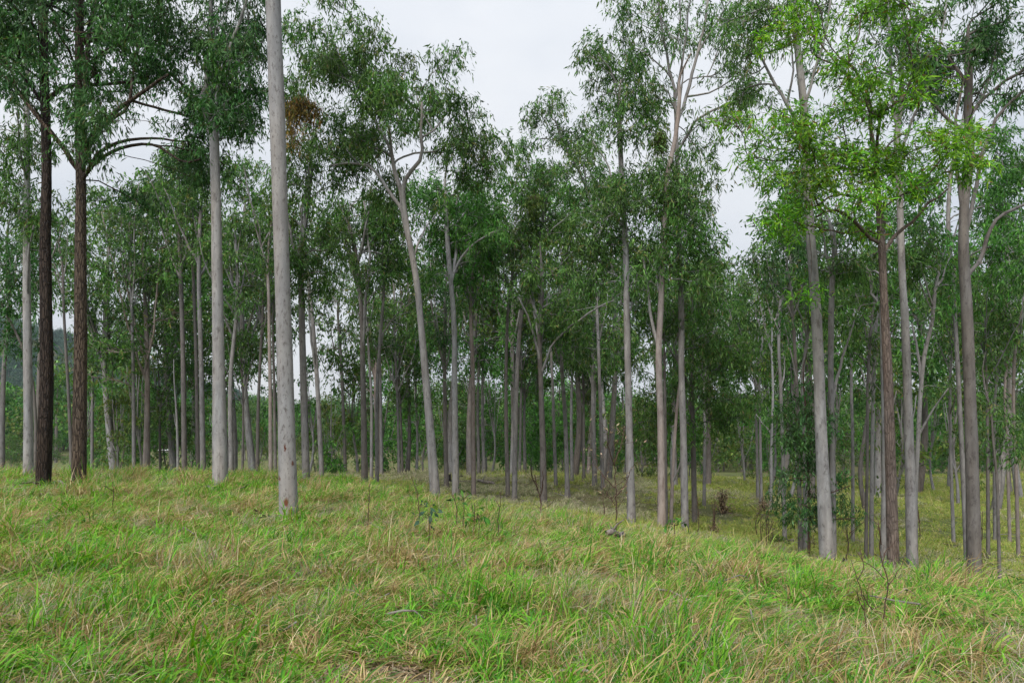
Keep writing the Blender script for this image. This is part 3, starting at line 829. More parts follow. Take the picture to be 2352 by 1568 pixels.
K('spotted_gum', 'pale gum leaning left with a wide spreading crown in the middle', 24.7, (26, 10),
  [(1003, 1137), (985, 950), (968, 750), (958, 650), (946, 580), (929, 500), (922, 440), (907, 392)], 'pale', pal='gum', fork=0.72, cov=2.0,
  limbs=[([(921, 498), (884, 424), (852, 384), (812, 372), (768, 374), (752, 376)], 9, 4),
         ([(946, 580), (934, 500), (931, 425), (972, 376), (974, 320), (977, 262)], 14, 5),
         ([(976, 330), (1008, 285), (1030, 240)], 5, 3), ([(975, 300), (965, 250), (955, 215)], 4, 2),
         ([(907, 400), (890, 330), (864, 280), (844, 246), (812, 204), (790, 140)], 9, 4), ([(812, 204), (770, 150), (755, 110)], 4, 2),
         ([(812, 372), (790, 330), (786, 300)], 4, 2), ([(950, 600), (970, 530), (1000, 480)], 5, 3)],
  cl=[(788, 55, 38, 26), (815, 75, 32, 22), (760, 85, 30, 25), (722, 85, 32, 30), (700, 120, 32, 28), (725, 140, 36, 30), (690, 75, 18, 16), (680, 165, 20, 18), (790, 130, 40, 30), (830, 130, 42, 34), (876, 125, 36, 28), (895, 160, 34, 28), (935, 155, 26, 22),
      (770, 180, 40, 30), (860, 185, 40, 32), (905, 215, 30, 28), (868, 235, 40, 36), (790, 240, 46, 34), (745, 235, 36, 30), (830, 262, 42, 34), (925, 275, 26, 40), (885, 285, 36, 34),
      (780, 292, 46, 32), (740, 290, 34, 28), (830, 318, 44, 32), (870, 340, 40, 30), (780, 345, 40, 24), (735, 340, 26, 22), (985, 200, 32, 28), (960, 220, 22, 28), (1040, 195, 32, 24), (1010, 230, 26, 20), (1055, 240, 36, 28), (1078, 275, 30, 28),
      (1012, 310, 28, 22), (945, 320, 24, 30), (1050, 320, 38, 28), (1095, 340, 34, 30), (1060, 360, 36, 30), (1115, 375, 32, 34), (1150, 315, 22, 18), (1165, 330, 14, 14), (860, 390, 40, 25), (1128, 300, 20, 16)], seed=32)
K('spotted_gum', 'straight pale gum just right of the leaning one, forking high', 32, (18, 9),
  [(1047, 1130), (1045, 900), (1043, 720), (1036, 640), (1030, 560), (1026, 470)], 'pale', fork=0.72,
  limbs=[([(1038, 655), (1055, 605), (1085, 572), (1130, 546)], 8, 3), ([(1036, 640), (1048, 560), (1046, 500), (1062, 430), (1082, 410)], 8, 3)],
  cl=[(985, 430, 40, 32), (1010, 470, 40, 32), (960, 460, 30, 30), (1060, 440, 45, 34), (1095, 430, 40, 32), (1110, 480, 40, 30), (1040, 510, 40, 28), (1075, 540, 36, 28), (990, 520, 34, 28), (1130, 540, 34, 24),
      (1010, 570, 34, 26), (1100, 590, 34, 26), (1000, 630, 26, 26), (1140, 420, 32, 26), (1070, 640, 30, 26)], pal='green', seed=33)
K('forest_gum', 'dark thin trunk standing between the leaning gum and the straight pale gum', 38, (12, 6),
  [(1026, 1108), (1021, 900), (1022, 700), (1026, 600)], 'dusky', auto=(1010, 720, 55, 130, 14), fork=0.5, pal='dark', seed=34)
K('forest_gum', 'brownish slim gum right of the straight pale forked gum', 33, (12, 7),
  [(1088, 1130), (1086, 850), (1082, 660), (1092, 580)], 'pink', auto=(1090, 600, 60, 100, 16), fork=0.6, seed=35)
K('forest_gum', 'slender background gum behind the brownish slim gum, nearer to it', 52, (9, 5),
  [(1100, 1090), (1098, 900), (1104, 800), (1120, 730)], 'grey', auto=(1120, 700, 55, 100, 14), fork=0.5, seed=36)
K('forest_gum', 'pale slender background gum bending right behind the brownish slim gum', 54, (9, 5),
  [(1113, 1088), (1108, 950), (1112, 830), (1132, 740)], 'pale', auto=(1130, 780, 45, 80, 10), fork=0.5, seed=37)
K('forest_gum', 'brown-grey gum of the middle pair, its left stem', 35, (11, 6),
  [(1167, 1145), (1162, 900), (1167, 720), (1180, 600)], 'dusky', auto=(1160, 560, 65, 110, 18), fork=0.6, seed=38)
K('spotted_gum', 'pale grey gum of the middle pair, curving to the right at the top', 34, (14, 8),
  [(1181, 1149), (1187, 880), (1196, 740), (1212, 650), (1238, 560), (1246, 510)], 'grey', fork=0.62,
  limbs=[([(1200, 720), (1235, 660), (1280, 620), (1310, 590)], 5, 2), ([(1230, 590), (1262, 540), (1300, 510)], 5, 2)],
  cl=[(1200, 470, 42, 32), (1240, 440, 42, 32), (1275, 480, 40, 30), (1220, 520, 40, 28), (1300, 520, 40, 30), (1260, 560, 40, 28), (1320, 570, 34, 26), (1190, 560, 34, 28), (1290, 620, 36, 26), (1220, 610, 34, 26), (1250, 400, 34, 26), (1200, 410, 34, 26)], seed=39)
K('forest_gum', 'dark-stained gum with two pale upswept arms right of the middle pair', 33, (17, 9),
  [(1250, 1151), (1243, 900), (1239, 780), (1245, 640)], 'dusky', fork=0.6, limb_bark='pale',
  limbs=[([(1242, 830), (1225, 770), (1212, 730), (1190, 690)], 7, 3), ([(1243, 860), (1270, 790), (1330, 740), (1400, 700)], 6, 3)],
  auto=(1260, 700, 85, 90, 22), seed=40)
K('forest_gum', 'thin grey gum behind the dark-stained gum on its right', 42, (9, 5),
  [(1277, 1126), (1270, 900), (1266, 780)], 'grey', auto=(1270, 680, 50, 100, 12), fork=0.5, seed=41)
K('forest_gum', 'slim straight gum standing on the mound right of the dark-stained gum', 37, (13, 7),
  [(1304, 1133), (1298, 960), (1290, 840), (1286, 700)], 'grey', auto=(1300, 760, 60, 90, 16), fork=0.55, seed=42)
K('forest_gum', 'pale thin gum on the crest just right of the slim mound gum', 46, (9, 5),
  [(1314, 1108), (1312, 950), (1314, 850), (1318, 760)], 'pale', auto=(1330, 720, 55, 100, 14), fork=0.5, seed=43)
K('forest_gum', 'double-trunked gum on the far side of the mound', 45, (13, 7),
  [(1366, 1106), (1363, 950), (1362, 850), (1366, 740)], 'grey', limbs=[([(1365, 1000), (1371, 900), (1374, 800)], 6, 4)], auto=(1370, 760, 70, 110, 20), fork=0.5, seed=44)
K('forest_gum', 'dark slender gum on the mound left of the double-trunked gum', 47, (8, 5),
  [(1341, 1104), (1341, 950), (1340, 860)], 'dusky', auto=(1345, 860, 55, 80, 12), fork=0.5, pal='dark', seed=45)
K('forest_gum', 'one of two slim gums on the skyline of the mound, left one', 52, (8, 5),
  [(1193, 1090), (1196, 950), (1198, 830)], 'grey', auto=(1200, 780, 50, 90, 12), fork=0.5, seed=46)
K('forest_gum', 'one of two slim gums on the skyline of the mound, right one', 53, (9, 5),
  [(1206, 1092), (1204, 950), (1208, 850)], 'grey', auto=(1225, 850, 45, 80, 10), fork=0.5, seed=47)
K('forest_gum', 'tall gum reaching above its neighbours with a crooked bare leader, right of the sky gap', 42, (10, 5),
  [(1385, 1104), (1378, 900), (1368, 650), (1350, 440), (1325, 382), (1290, 322)], 'grey', fork=0.75, cov=1.4,
  limbs=[([(1350, 440), (1335, 370), (1300, 335), (1240, 320), (1200, 352)], 5, 2), ([(1362, 560), (1400, 470), (1395, 380), (1360, 330)], 6, 3)],
  cl=[(1275, 222, 22, 18), (1262, 250, 28, 22), (1232, 272, 26, 20), (1222, 292, 18, 16), (1290, 290, 30, 24), (1320, 290, 24, 22), (1358, 275, 30, 24), (1360, 315, 34, 30), (1300, 330, 30, 24), (1205, 345, 26, 24), (1190, 370, 22, 22), (1250, 370, 34, 22),
      (1330, 370, 36, 26), (1285, 395, 36, 24), (1380, 380, 34, 28), (1340, 430, 40, 28), (1230, 410, 32, 24), (1400, 440, 36, 30)], seed=48)
K('spotted_gum', 'straight grey gum with a charred base right of the mound', 27, (22, 11),
  [(1451, 1194), (1445, 950), (1440, 700), (1438, 560), (1432, 460), (1426, 330), (1424, 272)], 'grey', fork=0.6,
  limbs=[([(1443, 680), (1465, 630), (1490, 600)], 7, 3), ([(1424, 280), (1412, 225), (1398, 190), (1362, 158)], 5, 2), ([(1425, 300), (1440, 230), (1450, 170)], 5, 2), ([(1436, 520), (1400, 470), (1380, 440)], 6, 3)],
  cl=[(1352, 130, 28, 24), (1385, 95, 28, 24), (1400, 125, 30, 26), (1425, 150, 36, 30), (1382, 225, 20, 26), (1372, 185, 20, 20), (1464, 205, 40, 36), (1440, 240, 36, 30), (1490, 250, 40, 32), (1430, 300, 40, 30), (1480, 310, 40, 30),
      (1400, 430, 44, 34), (1440, 410, 44, 34), (1390, 480, 44, 34), (1450, 470, 44, 34), (1420, 530, 44, 30), (1380, 560, 40, 30), (1350, 500, 40, 32), (1340, 570, 36, 30), (1460, 560, 34, 30), (1400, 610, 40, 28), (1360, 640, 36, 28), (1330, 640, 30, 26)], seed=49)
K('spotted_gum', 'pinkish three-stemmed gum with a crooked upper trunk', 26, (21, 9),
  [(1520, 1206), (1515, 950), (1510, 820), (1514, 700), (1516, 640), (1522, 500), (1526, 420), (1545, 320), (1552, 240)], 'pink', fork=0.62,
  limbs=[([(1510, 810), (1497, 730), (1486, 640), (1478, 590)], 9, 4), ([(1516, 680), (1506, 640), (1514, 600), (1520, 560)], 5, 3)],
  cl=[(1500, 420, 44, 34), (1540, 400, 44, 34), (1580, 440, 44, 34), (1540, 460, 48, 36), (1490, 480, 44, 32), (1600, 490, 44, 34), (1550, 530, 48, 34), (1500, 550, 40, 30), (1610, 560, 44, 34), (1570, 590, 44, 30), (1630, 610, 40, 34), (1520, 610, 36, 28), (1600, 650, 40, 30), (1560, 350, 36, 28), (1620, 400, 36, 30), (1480, 630, 30, 26)], seed=50)
K('forest_gum', 'dark thin stem tight behind the pinkish three-stemmed gum', 27.5, (9, 6),
  [(1531, 1206), (1528, 1000), (1527, 900), (1524, 780)], 'dusky', auto=(1530, 780, 45, 70, 9), fork=0.6, seed=51)
K('forest_gum', 'forked stem rising beside the pinkish gum with a dark burnt stub', 28, (10, 6),
  [(1540, 1204), (1545, 1080), (1552, 960), (1562, 820)], 'pink', limbs=[([(1546, 1120), (1554, 1070), (1556, 1045)], 5, 3)], auto=(1580, 780, 60, 70, 12), fork=0.6, seed=52)
K('spotted_gum', 'tall grey gum right of the pinkish one, its bare limbs fanning against the sky', 27, (20, 10),
  [(1574, 1214), (1570, 1000), (1566, 850), (1566, 700), (1560, 500), (1558, 380), (1557, 265)], 'grey', fork=0.88, cov=1.0, bf=0.5,
  limbs=[([(1557, 275), (1547, 200), (1530, 120), (1518, 40), (1510, -30)], 8, 4), ([(1557, 285), (1585, 190), (1602, 120), (1618, 50), (1630, -20)], 9, 4),
         ([(1560, 345), (1600, 280), (1650, 258), (1700, 240), (1730, 215)], 7, 3), ([(1585, 230), (1630, 215), (1680, 190), (1720, 185)], 5, 2), ([(1545, 190), (1510, 150), (1470, 125)], 5, 2),
         ([(1550, 220), (1568, 120), (1575, 40), (1580, -20)], 6, 3), ([(1540, 150), (1556, 80), (1552, 10)], 5, 3), ([(1557, 250), (1530, 215), (1500, 195)], 5, 2), ([(1600, 130), (1630, 80), (1660, 40)], 5, 2)],
  cl=[(1436, 35, 32, 30), (1460, 75, 32, 28), (1420, 60, 24, 22), (1490, 35, 30, 30), (1500, 85, 30, 28), (1480, 115, 34, 28), (1455, 130, 30, 24), (1548, 116, 22, 22), (1545, 150, 18, 20), (1600, 15, 34, 26), (1640, 20, 40, 28), (1560, 10, 30, 24), (1660, 70, 34, 30), (1640, 110, 30, 26),
      (1690, 120, 34, 28), (1708, 155, 36, 26), (1700, 195, 36, 26), (1660, 160, 26, 20), (1620, 275, 40, 26), (1660, 290, 44, 28), (1690, 280, 32, 24), (1640, 320, 36, 26), (1590, 300, 26, 22), (1720, 60, 34, 30), (1735, 220, 26, 20), (1510, 200, 30, 24), (1520, -10, 34, 26), (1420, 5, 26, 22)], seed=53)
K('forest_gum', 'dense dark drooping crown hanging low behind the tall grey fan-limbed gum', 33, (14, 9),
  [(1596, 1190), (1592, 1000), (1588, 850), (1592, 740)], 'dusky', pal='gum', fork=0.3, cov=1.3, depth=0.5,
  auto=(1625, 820, 100, 150, 30), cl=[(1510, 900, 40, 30), (1540, 950, 40, 30), (1470, 960, 36, 26), (1570, 980, 36, 26), (1660, 950, 50, 34), (1700, 900, 40, 34), (1700, 820, 40, 34), (1480, 1000, 26, 18)], seed=54)
K('forest_gum', 'grey gum behind the right side of the dense drooping crown', 40, (9, 5),
  [(1617, 1140), (1619, 1000), (1618, 880)], 'grey', auto=(1620, 720, 70, 110, 18), fork=0.6, seed=55)
# --- right-hand wood
K('forest_gum', 'slim leaning grey gum in front of the dark bushy sapling on its left', 31, (11, 6),
  [(1803, 1230), (1797, 1080), (1788, 880), (1783, 780), (1790, 660)], 'grey', limbs=[([(1790, 900), (1812, 840), (1818, 780)], 4, 2)], auto=(1790, 640, 65, 110, 18), fork=0.6, seed=56)
K('forest_gum', 'left stem of the slim pair beyond the brown dry shrub', 48, (8, 5),
  [(1741, 1128), (1738, 950), (1734, 850)], 'grey', auto=(1735, 780, 55, 100, 14), fork=0.55, seed=57)
K('forest_gum', 'right stem of the slim pair beyond the brown dry shrub', 46, (8, 5),
  [(1749, 1135), (1746, 960), (1745, 850), (1750, 760)], 'grey', auto=(1760, 850, 50, 90, 12), fork=0.55, seed=58)
K('forest_gum', 'pale forked slim gum right of the pair beyond the dry shrub', 42, (8, 5),
  [(1771, 1165), (1770, 1000), (1772, 900), (1768, 800)], 'pale', limbs=[([(1771, 1010), (1757, 970), (1750, 950)], 4, 2)], auto=(1755, 700, 60, 90, 12), fork=0.6, seed=59)
K('forest_gum', 'dusky trunk left of the bushy sapling, half hidden by its leaves', 24, (12, 7),
  [(1840, 1268), (1838, 1050), (1836, 850), (1830, 720)], 'dusky', limbs=[([(1836, 870), (1818, 800), (1808, 740)], 5, 2)], auto=(1830, 620, 60, 90, 14), fork=0.7, pal='dark', seed=60)
K('forest_gum', 'pale trunk directly behind the bushy sapling', 25.5, (11, 7),
  [(1851, 1264), (1850, 1050), (1848, 850), (1860, 740)], 'grey', auto=(1890, 690, 60, 70, 12), fork=0.7, seed=61)
K('understory_tree', 'dark green bushy sapling with a thin brown stem left of the thick pale gum', 20.6, (8, 4),
  [(1857, 1276), (1860, 1160), (1857, 1060), (1855, 960), (1850, 900)], 'twig', pal='dark', fork=0.15, cov=1.5, lf=0.8, flare=1.1, depth=0.6,
  limbs=[([(1859, 1190), (1845, 1165), (1815, 1150)], 4, 2), ([(1859, 1150), (1890, 1130), (1925, 1110)], 3, 2), ([(1858, 1120), (1830, 1105), (1795, 1098)], 3, 2), ([(1859, 1200), (1900, 1190), (1945, 1185)], 3, 2)],
  cl=[(1845, 925, 30, 24), (1825, 955, 34, 26), (1860, 965, 32, 28), (1815, 1000, 30, 24), (1850, 1005, 34, 26), (1790, 1095, 24, 18), (1800, 1010, 24, 18), (1865, 1045, 26, 26), (1850, 1075, 28, 22), (1815, 1155, 26, 22), (1800, 1140, 16, 14),
      (1840, 1180, 26, 20), (1870, 1170, 26, 26), (1870, 1130, 22, 22), (1932, 1090, 18, 18), (1928, 1150, 18, 24), (1952, 1188, 20, 14), (1830, 1195, 18, 14), (1880, 1010, 16, 18), (1850, 890, 18, 16)], seed=62, cat='sapling')
K('spotted_gum', 'thick pale gum with burnt hollow at its foot, right of the bushy sapling', 19.4, (35, 13),
  [(1901, 1278), (1886, 1000), (1873, 700), (1863, 560), (1853, 400), (1848, 280), (1830, 100), (1815, -40)], 'pale', fork=0.75,
  limbs=[([(1850, 330), (1820, 250), (1800, 200), (1762, 120), (1735, 60)], 10, 4), ([(1846, 260), (1862, 180), (1880, 110), (1890, 20)], 7, 4), ([(1768, 140), (1740, 160), (1700, 130)], 4, 2), ([(1812, 230), (1822, 150), (1815, 90)], 6, 3)],
  cl=[(1740, 30, 36, 30), (1700, 60, 34, 30), (1720, 100, 30, 24), (1760, 70, 30, 26), (1740, 160, 26, 22), (1780, 20, 34, 26), (1830, -10, 40, 26), (1890, 10, 36, 26), (1870, 100, 24, 26), (1720, 200, 24, 20), (1770, 240, 22, 20), (1880, 150, 26, 22), (1690, 15, 34, 26)], pal='gum', seed=63, cov=1.3)
K('spotted_gum', 'second trunk touching the thick pale gum on its right, forking midway', 20.4, (17, 12),
  [(1914, 1270), (1909, 1000), (1906, 800), (1908, 660), (1912, 560)], 'grey', fork=0.7,
  limbs=[([(1911, 940), (1925, 860), (1950, 780), (1962, 750)], 9, 4)], auto=(1920, 560, 70, 80, 16), seed=64)
K('forest_gum', 'slim grey gum right of the thick pale gum, fourth before the flaky brown trunk', 32, (9, 6),
  [(1959, 1242), (1953, 1000), (1947, 850), (1950, 720)], 'grey', auto=(1950, 680, 60, 100, 14), fork=0.6, seed=65)
K('forest_gum', 'dark slim gum, third left of the flaky brown trunk', 25, (9, 6),
  [(1988, 1282), (1987, 1050), (1985, 850), (1992, 720)], 'dusky', limbs=[([(1986, 930), (2005, 840), (2014, 790)], 4, 2)], auto=(1985, 700, 55, 90, 12), fork=0.65, seed=66)
K('forest_gum', 'slim grey gum, second left of the flaky brown trunk', 28, (11, 7),
  [(2001, 1258), (1999, 1050), (2000, 880), (2004, 740)], 'grey', auto=(1990, 790, 55, 70, 10), fork=0.7, seed=67)
K('forest_gum', 'pale slim gum touching the flaky brown trunk on its left', 22.5, (15, 9),
  [(2028, 1296), (2024, 1050), (2017, 890), (2010, 740), (2006, 640)], 'grey', limbs=[([(2023, 1020), (2031, 960), (2030, 900)], 5, 3)], auto=(2000, 640, 60, 70, 12), fork=0.7, seed=68)
K('bloodwood_tree', 'tree with bright lime-green leaves, twisted limbs and a flaky brown trunk', 17.6, (29, 13),
  [(2053, 1298), (2043, 1050), (2035, 850), (2026, 700), (2020, 580), (2010, 450), (2004, 370)], 'flaky', pal='lime', fork=0.68, cov=2.2, droop=0.45, upbias=0.5, depth=0.5, dy=-0.8,
  limbs=[([(2018, 565), (1995, 550), (1962, 528), (1930, 505), (1893, 496), (1850, 515)], 9, 4), ([(2022, 560), (2033, 500), (2018, 465), (1981, 443), (1950, 436), (1925, 436), (1900, 455)], 10, 4),
         ([(2024, 590), (2065, 532), (2101, 504), (2125, 470), (2150, 455), (2165, 440)], 10, 4), ([(2006, 400), (1996, 310), (1985, 250), (1949, 208), (1901, 172), (1870, 168), (1837, 156)], 9, 3),
         ([(1985, 250), (1946, 200), (1950, 150), (1945, 90)], 5, 3), ([(1900, 172), (1870, 110), (1840, 60)], 5, 2), ([(2008, 420), (1990, 390), (1930, 380), (1850, 385), (1790, 390)], 7, 3),
         ([(2004, 380), (2040, 330), (2080, 310)], 6, 3)],
  cl=[(1825, 24, 32, 22), (1790, 55, 37, 29), (1770, 85, 29, 24), (1853, 56, 32, 27), (1805, 95, 32, 24), (1949, 22, 39, 27), (1941, 60, 41, 32), (1975, 90, 32, 32), (1920, 100, 29, 24), (1865, 200, 34, 27), (1857, 236, 32, 22), (1965, 172, 32, 27),
      (2017, 232, 37, 27), (1990, 210, 29, 24), (1893, 272, 44, 29), (1925, 250, 29, 24), (1765, 312, 46, 24), (1735, 335, 41, 24), (1780, 340, 41, 24), (1865, 325, 46, 34), (1820, 375, 54, 32), (1780, 395, 44, 27), (1960, 310, 51, 34), (2000, 290, 37, 29), (2125, 335, 49, 29), (2160, 350, 34, 27), (2093, 395, 46, 34), (2050, 350, 44, 34),
      (1925, 380, 49, 37), (1880, 395, 44, 32), (1805, 455, 49, 32), (1850, 455, 41, 29), (1765, 500, 44, 24), (1790, 530, 37, 22), (1975, 400, 49, 34), (2030, 400, 44, 34), (1940, 470, 41, 27), (2000, 520, 37, 27), (2060, 450, 41, 32), (2140, 420, 41, 29), (1890, 520, 37, 24), (1650, 320, 34, 20), (1700, 380, 37, 22), (1740, 430, 34, 22), (1870, 670, 29, 20), (2180, 400, 29, 22)],
  seed=69)
K('spotted_gum', 'thick grey gum just right of the flaky brown trunk', 21.5, (27, 12),
  [(2097, 1306), (2086, 1000), (2076, 745), (2068, 620), (2062, 440), (2058, 290)], 'grey', fork=0.85, pal='gum',
  limbs=[([(2058, 300), (2044, 245), (2030, 150), (2020, 60), (2010, -30)], 8, 4), ([(2058, 290), (2068, 240), (2070, 150), (2072, 50), (2070, -30)], 9, 4), ([(2060, 360), (2095, 270), (2120, 210), (2140, 120), (2150, 30)], 7, 3)],
  cl=[(2020, 20, 34, 30), (2060, 10, 34, 28), (2100, 40, 30, 28), (2010, 80, 30, 28), (2050, 110, 28, 26), (2090, 130, 28, 26), (2120, 90, 28, 24), (2140, 150, 28, 26), (2110, 200, 26, 24), (2030, 160, 26, 24), (2070, 200, 24, 22), (2150, 30, 30, 26), (2090, -20, 40, 24), (2130, 250, 26, 22)], cov=1.1, seed=70)
K('spotted_gum', 'whitish slender gum with upswept fork right of the thick grey gum', 25, (13, 8),
  [(2101, 1285), (2104, 1100), (2109, 1020), (2115, 905), (2126, 805), (2142, 740), (2150, 660)], 'pale', fork=0.55,
  limbs=[([(2110, 1000), (2132, 930), (2140, 895)], 6, 3), ([(2117, 880), (2112, 800), (2104, 740)], 7, 4)], auto=(2135, 620, 65, 100, 18), seed=71)
K('forest_gum', 'thin grey gum midway in the gap showing the sunlit far slope', 33, (9, 5),
  [(2191, 1246), (2188, 1000), (2190, 880), (2196, 780)], 'grey', limbs=[([(2189, 960), (2178, 920), (2165, 890)], 4, 2)], auto=(2185, 720, 60, 110, 16), fork=0.55, seed=72)
K('spotted_gum', 'thick dusky gum near the right edge with many dark limbs', 20.5, (34, 17),
  [(2238, 1336), (2233, 1100), (2226, 900), (2218, 700), (2211, 570), (2212, 480), (2224, 350), (2220, 260), (2221, 160)], 'dusky', pal='dark', fork=0.62, cov=1.5, limb_bark='dusky',
  limbs=[([(2211, 500), (2201, 420), (2186, 340), (2184, 290), (2195, 220), (2205, 170)], 10, 4), ([(2216, 560), (2232, 460), (2256, 340), (2285, 272), (2320, 235), (2349, 205), (2400, 180)], 10, 5),
         ([(2216, 306), (2178, 272), (2137, 224), (2097, 192), (2072, 140), (2060, 90)], 8, 3), ([(2110, 200), (2050, 165), (1985, 148)], 5, 2), ([(2218, 640), (2253, 600), (2272, 540), (2290, 505), (2349, 470), (2420, 452)], 10, 6),
         ([(2222, 270), (2262, 220), (2290, 150), (2310, 80)], 7, 4), ([(2221, 200), (2180, 120), (2130, 60), (2100, 20)], 6, 3)],
  cl=[(2225, 35, 46, 34), (2180, 60, 40, 32), (2180, 110, 38, 34), (2225, 90, 44, 34), (2265, 60, 42, 34), (2305, 50, 44, 36), (2340, 80, 40, 36), (2225, 135, 34, 24), (2265, 120, 40, 32), (2310, 120, 42, 34), (2345, 160, 36, 34), (2290, 165, 34, 26), (2150, 20, 40, 28),
      (2195, 150, 24, 22), (2320, 205, 28, 22), (2140, 175, 24, 18), (2100, 150, 22, 18), (2260, 0, 50, 28), (2330, 0, 50, 30), (2170, 250, 20, 22), (2150, 190, 20, 20)], seed=73)
K('spotted_gum', 'pale gum crown and stem rising behind the thick dusky gum', 28, (12, 8),
  [(2222, 1300), (2216, 1000), (2212, 830), (2206, 640), (2200, 480), (2210, 380), (2245, 240), (2258, 150)], 'grey', fork=0.55,
  cl=[(2300, 330, 40, 30), (2335, 370, 40, 32), (2290, 390, 36, 28), (2320, 430, 40, 30), (2285, 460, 36, 26), (2340, 490, 36, 28), (2300, 520, 36, 26), (2180, 560, 30, 30), (2160, 620, 34, 28), (2260, 560, 36, 26), (2300, 590, 40, 28), (2250, 640, 36, 26), (2320, 640, 40, 28), (2180, 680, 34, 28), (2285, 260, 30, 22), (2330, 285, 34, 24)], pal='green', seed=74)
K('understory_tree', 'thin blackened crooked sapling near the right edge', 22, (9, 4),
  [(2297, 1342), (2293, 1200), (2290, 1100), (2281, 1010), (2275, 940), (2262, 890)], 'dusky', pal='gum', fork=0.35, flare=1.1,
  limbs=[([(2292, 1165), (2306, 1120), (2312, 1080), (2308, 1010)], 4, 2), ([(2290, 1105), (2302, 1060), (2318, 1030)], 3, 2)],
  cl=[(2310, 1000, 28, 22), (2330, 970, 26, 22), (2300, 960, 24, 20), (2320, 1040, 20, 16), (2280, 930, 26, 20), (2260, 900, 22, 18), (2340, 1010, 22, 18), (2290, 1010, 16, 14)], cov=1.0, seed=75, cat='sapling')
K('forest_gum', 'slim gum first right of the thick dusky gum', 30, (9, 5),
  [(2270, 1268), (2268, 1050), (2266, 900), (2262, 780)], 'dusky', auto=(2270, 760, 55, 110, 14), fork=0.55, seed=76)
K('forest_gum', 'slim pale gum right behind the thin blackened sapling', 36, (8, 5),
  [(2285, 1238), (2283, 1050), (2284, 930), (2290, 820)], 'grey', auto=(2300, 800, 55, 100, 14), fork=0.55, seed=77)
K('forest_gum', 'slim brownish gum between the blackened sapling and the right edge', 35, (8, 5),
  [(2320, 1250), (2317, 1050), (2314, 900), (2320, 780)], 'pink', auto=(2330, 760, 55, 110, 14), fork=0.55, seed=78)
K('forest_gum', 'outermost slim gum at the right edge', 30, (9, 6),
  [(2340, 1286), (2338, 1080), (2336, 900), (2345, 780)], 'pink', auto=(2355, 700, 60, 110, 14), fork=0.6, seed=79)
# ------------------------------------------------------------------ background gums: a few kinds, copied with their parts
def proto_tree(h, crown_from, half, n, pal, bark, seed, bushy=False, leaf=0.34):
    rng = np.random.default_rng(seed)
    lean = rng.normal(0, 0.02, 2)
    trunk = [np.array([lean[0] * t * h + 0.45 * math.sin(t * 4 + seed), lean[1] * t * h, t * h * 0.86 - (0.3 if t == 0 else 0)]) for t in np.linspace(0, 1, 6)]
    trunk[0][:2] = 0
    r0 = 0.011 * h
    rad = np.linspace(r0, r0 * 0.4, 6); rad[0] *= 1.25
    C = []
    for i in range(n):
        t = rng.uniform(0, 1)
        z = h * (crown_from + (1 - crown_from) * t)
        prof = math.sin(math.pi * min(1, 0.2 + 0.8 * t) ** (0.8 if bushy else 1.0)) * 0.85 + 0.2
        a = rng.uniform(0, 6.28); q = half * prof * math.sqrt(rng.uniform(0.05, 1))
        s = half * rng.uniform(0.2, 0.38)
        C.append((np.array([q * math.cos(a) + lean[0] * z, q * math.sin(a) + lean[1] * z, z]), (s * 1.15, s * 1.15, s * 0.85)))
    LB = []
    for k in range(5 if not bushy else 3):
        a = k * 1.9 + rng.uniform(-0.5, 0.5); zs = h * min(0.8, crown_from * rng.uniform(0.85, 1.35)); ze = h * rng.uniform(0.72, 0.97); q = half * rng.uniform(0.35, 0.85)
        x0 = np.array([np.interp(zs, [t_[2] for t_ in trunk], [t_[0] for t_ in trunk]), np.interp(zs, [t_[2] for t_ in trunk], [t_[1] for t_ in trunk]), zs])
        e_ = np.array([math.cos(a), math.sin(a), 0])
        LB.append(([x0, x0 + e_ * q * 0.4 + [0, 0, (ze - zs) * 0.3], x0 + e_ * q * 0.75 + [0, 0, (ze - zs) * 0.68], x0 + e_ * q + [0, 0, ze - zs]], r0 * 0.42, 0.03))
    parts = grow_tree(trunk, rad, LB, C, rng, 2.0, pal, (leaf, leaf * 0.32), max(0.15, crown_from * 0.85), 0.4, 0.95, sides=8, seg=0.8, split=False, nl=22, twig_r=0.007, spread=0.85)
    meshes = dict(trunk=make_mesh('trunk', *parts['trunk'], BARK[bark], smooth=True), branches=make_mesh('branches', *parts['limbs'][0], BARK[{'grey': 'pale', 'dusky': 'grey'}.get(bark, bark)], smooth=True),
                  crown=make_mesh('crown', parts['crown'][0], parts['crown'][1], MAT_LEAF, parts['crown'][2]))
    meshes['h'] = h
    return meshes
PROTO = {
    'tall': [proto_tree(22, 0.42, 4.2, 26, 'gum', 'grey', 201), proto_tree(20, 0.36, 3.8, 26, 'green', 'grey', 202), proto_tree(24, 0.45, 4.4, 28, 'olive', 'grey', 203), proto_tree(19, 0.32, 3.6, 24, 'gum', 'pink', 204),
             proto_tree(23, 0.38, 4.0, 26, 'green', 'dusky', 208), proto_tree(21, 0.5, 4.6, 24, 'gum', 'pale', 209)],
    'slim': [proto_tree(11, 0.35, 1.5, 14, 'green', 'grey', 211), proto_tree(13, 0.45, 1.7, 14, 'gum', 'dusky', 212), proto_tree(9, 0.25, 1.5, 14, 'olive', 'grey', 213)],
    'bushy': [proto_tree(11, 0.10, 3.2, 30, 'green', 'dusky', 205, True), proto_tree(13, 0.14, 3.6, 32, 'gum', 'dusky', 206, True), proto_tree(9, 0.08, 2.6, 24, 'olive', 'dusky', 207, True)],
}
def copy_tree(meshes, name, loc, rz, sc, label, group):
    e = link(name, None, loc=loc); e.rotation_euler = (0, 0, rz); e.scale = (sc, sc, sc)
    tag(e, label, 'tree', group)
    for part in ('trunk', 'branches', 'crown'):
        o = link(part, meshes[part], e)
        if part != 'trunk': o['kind'] = 'stuff'
    return e

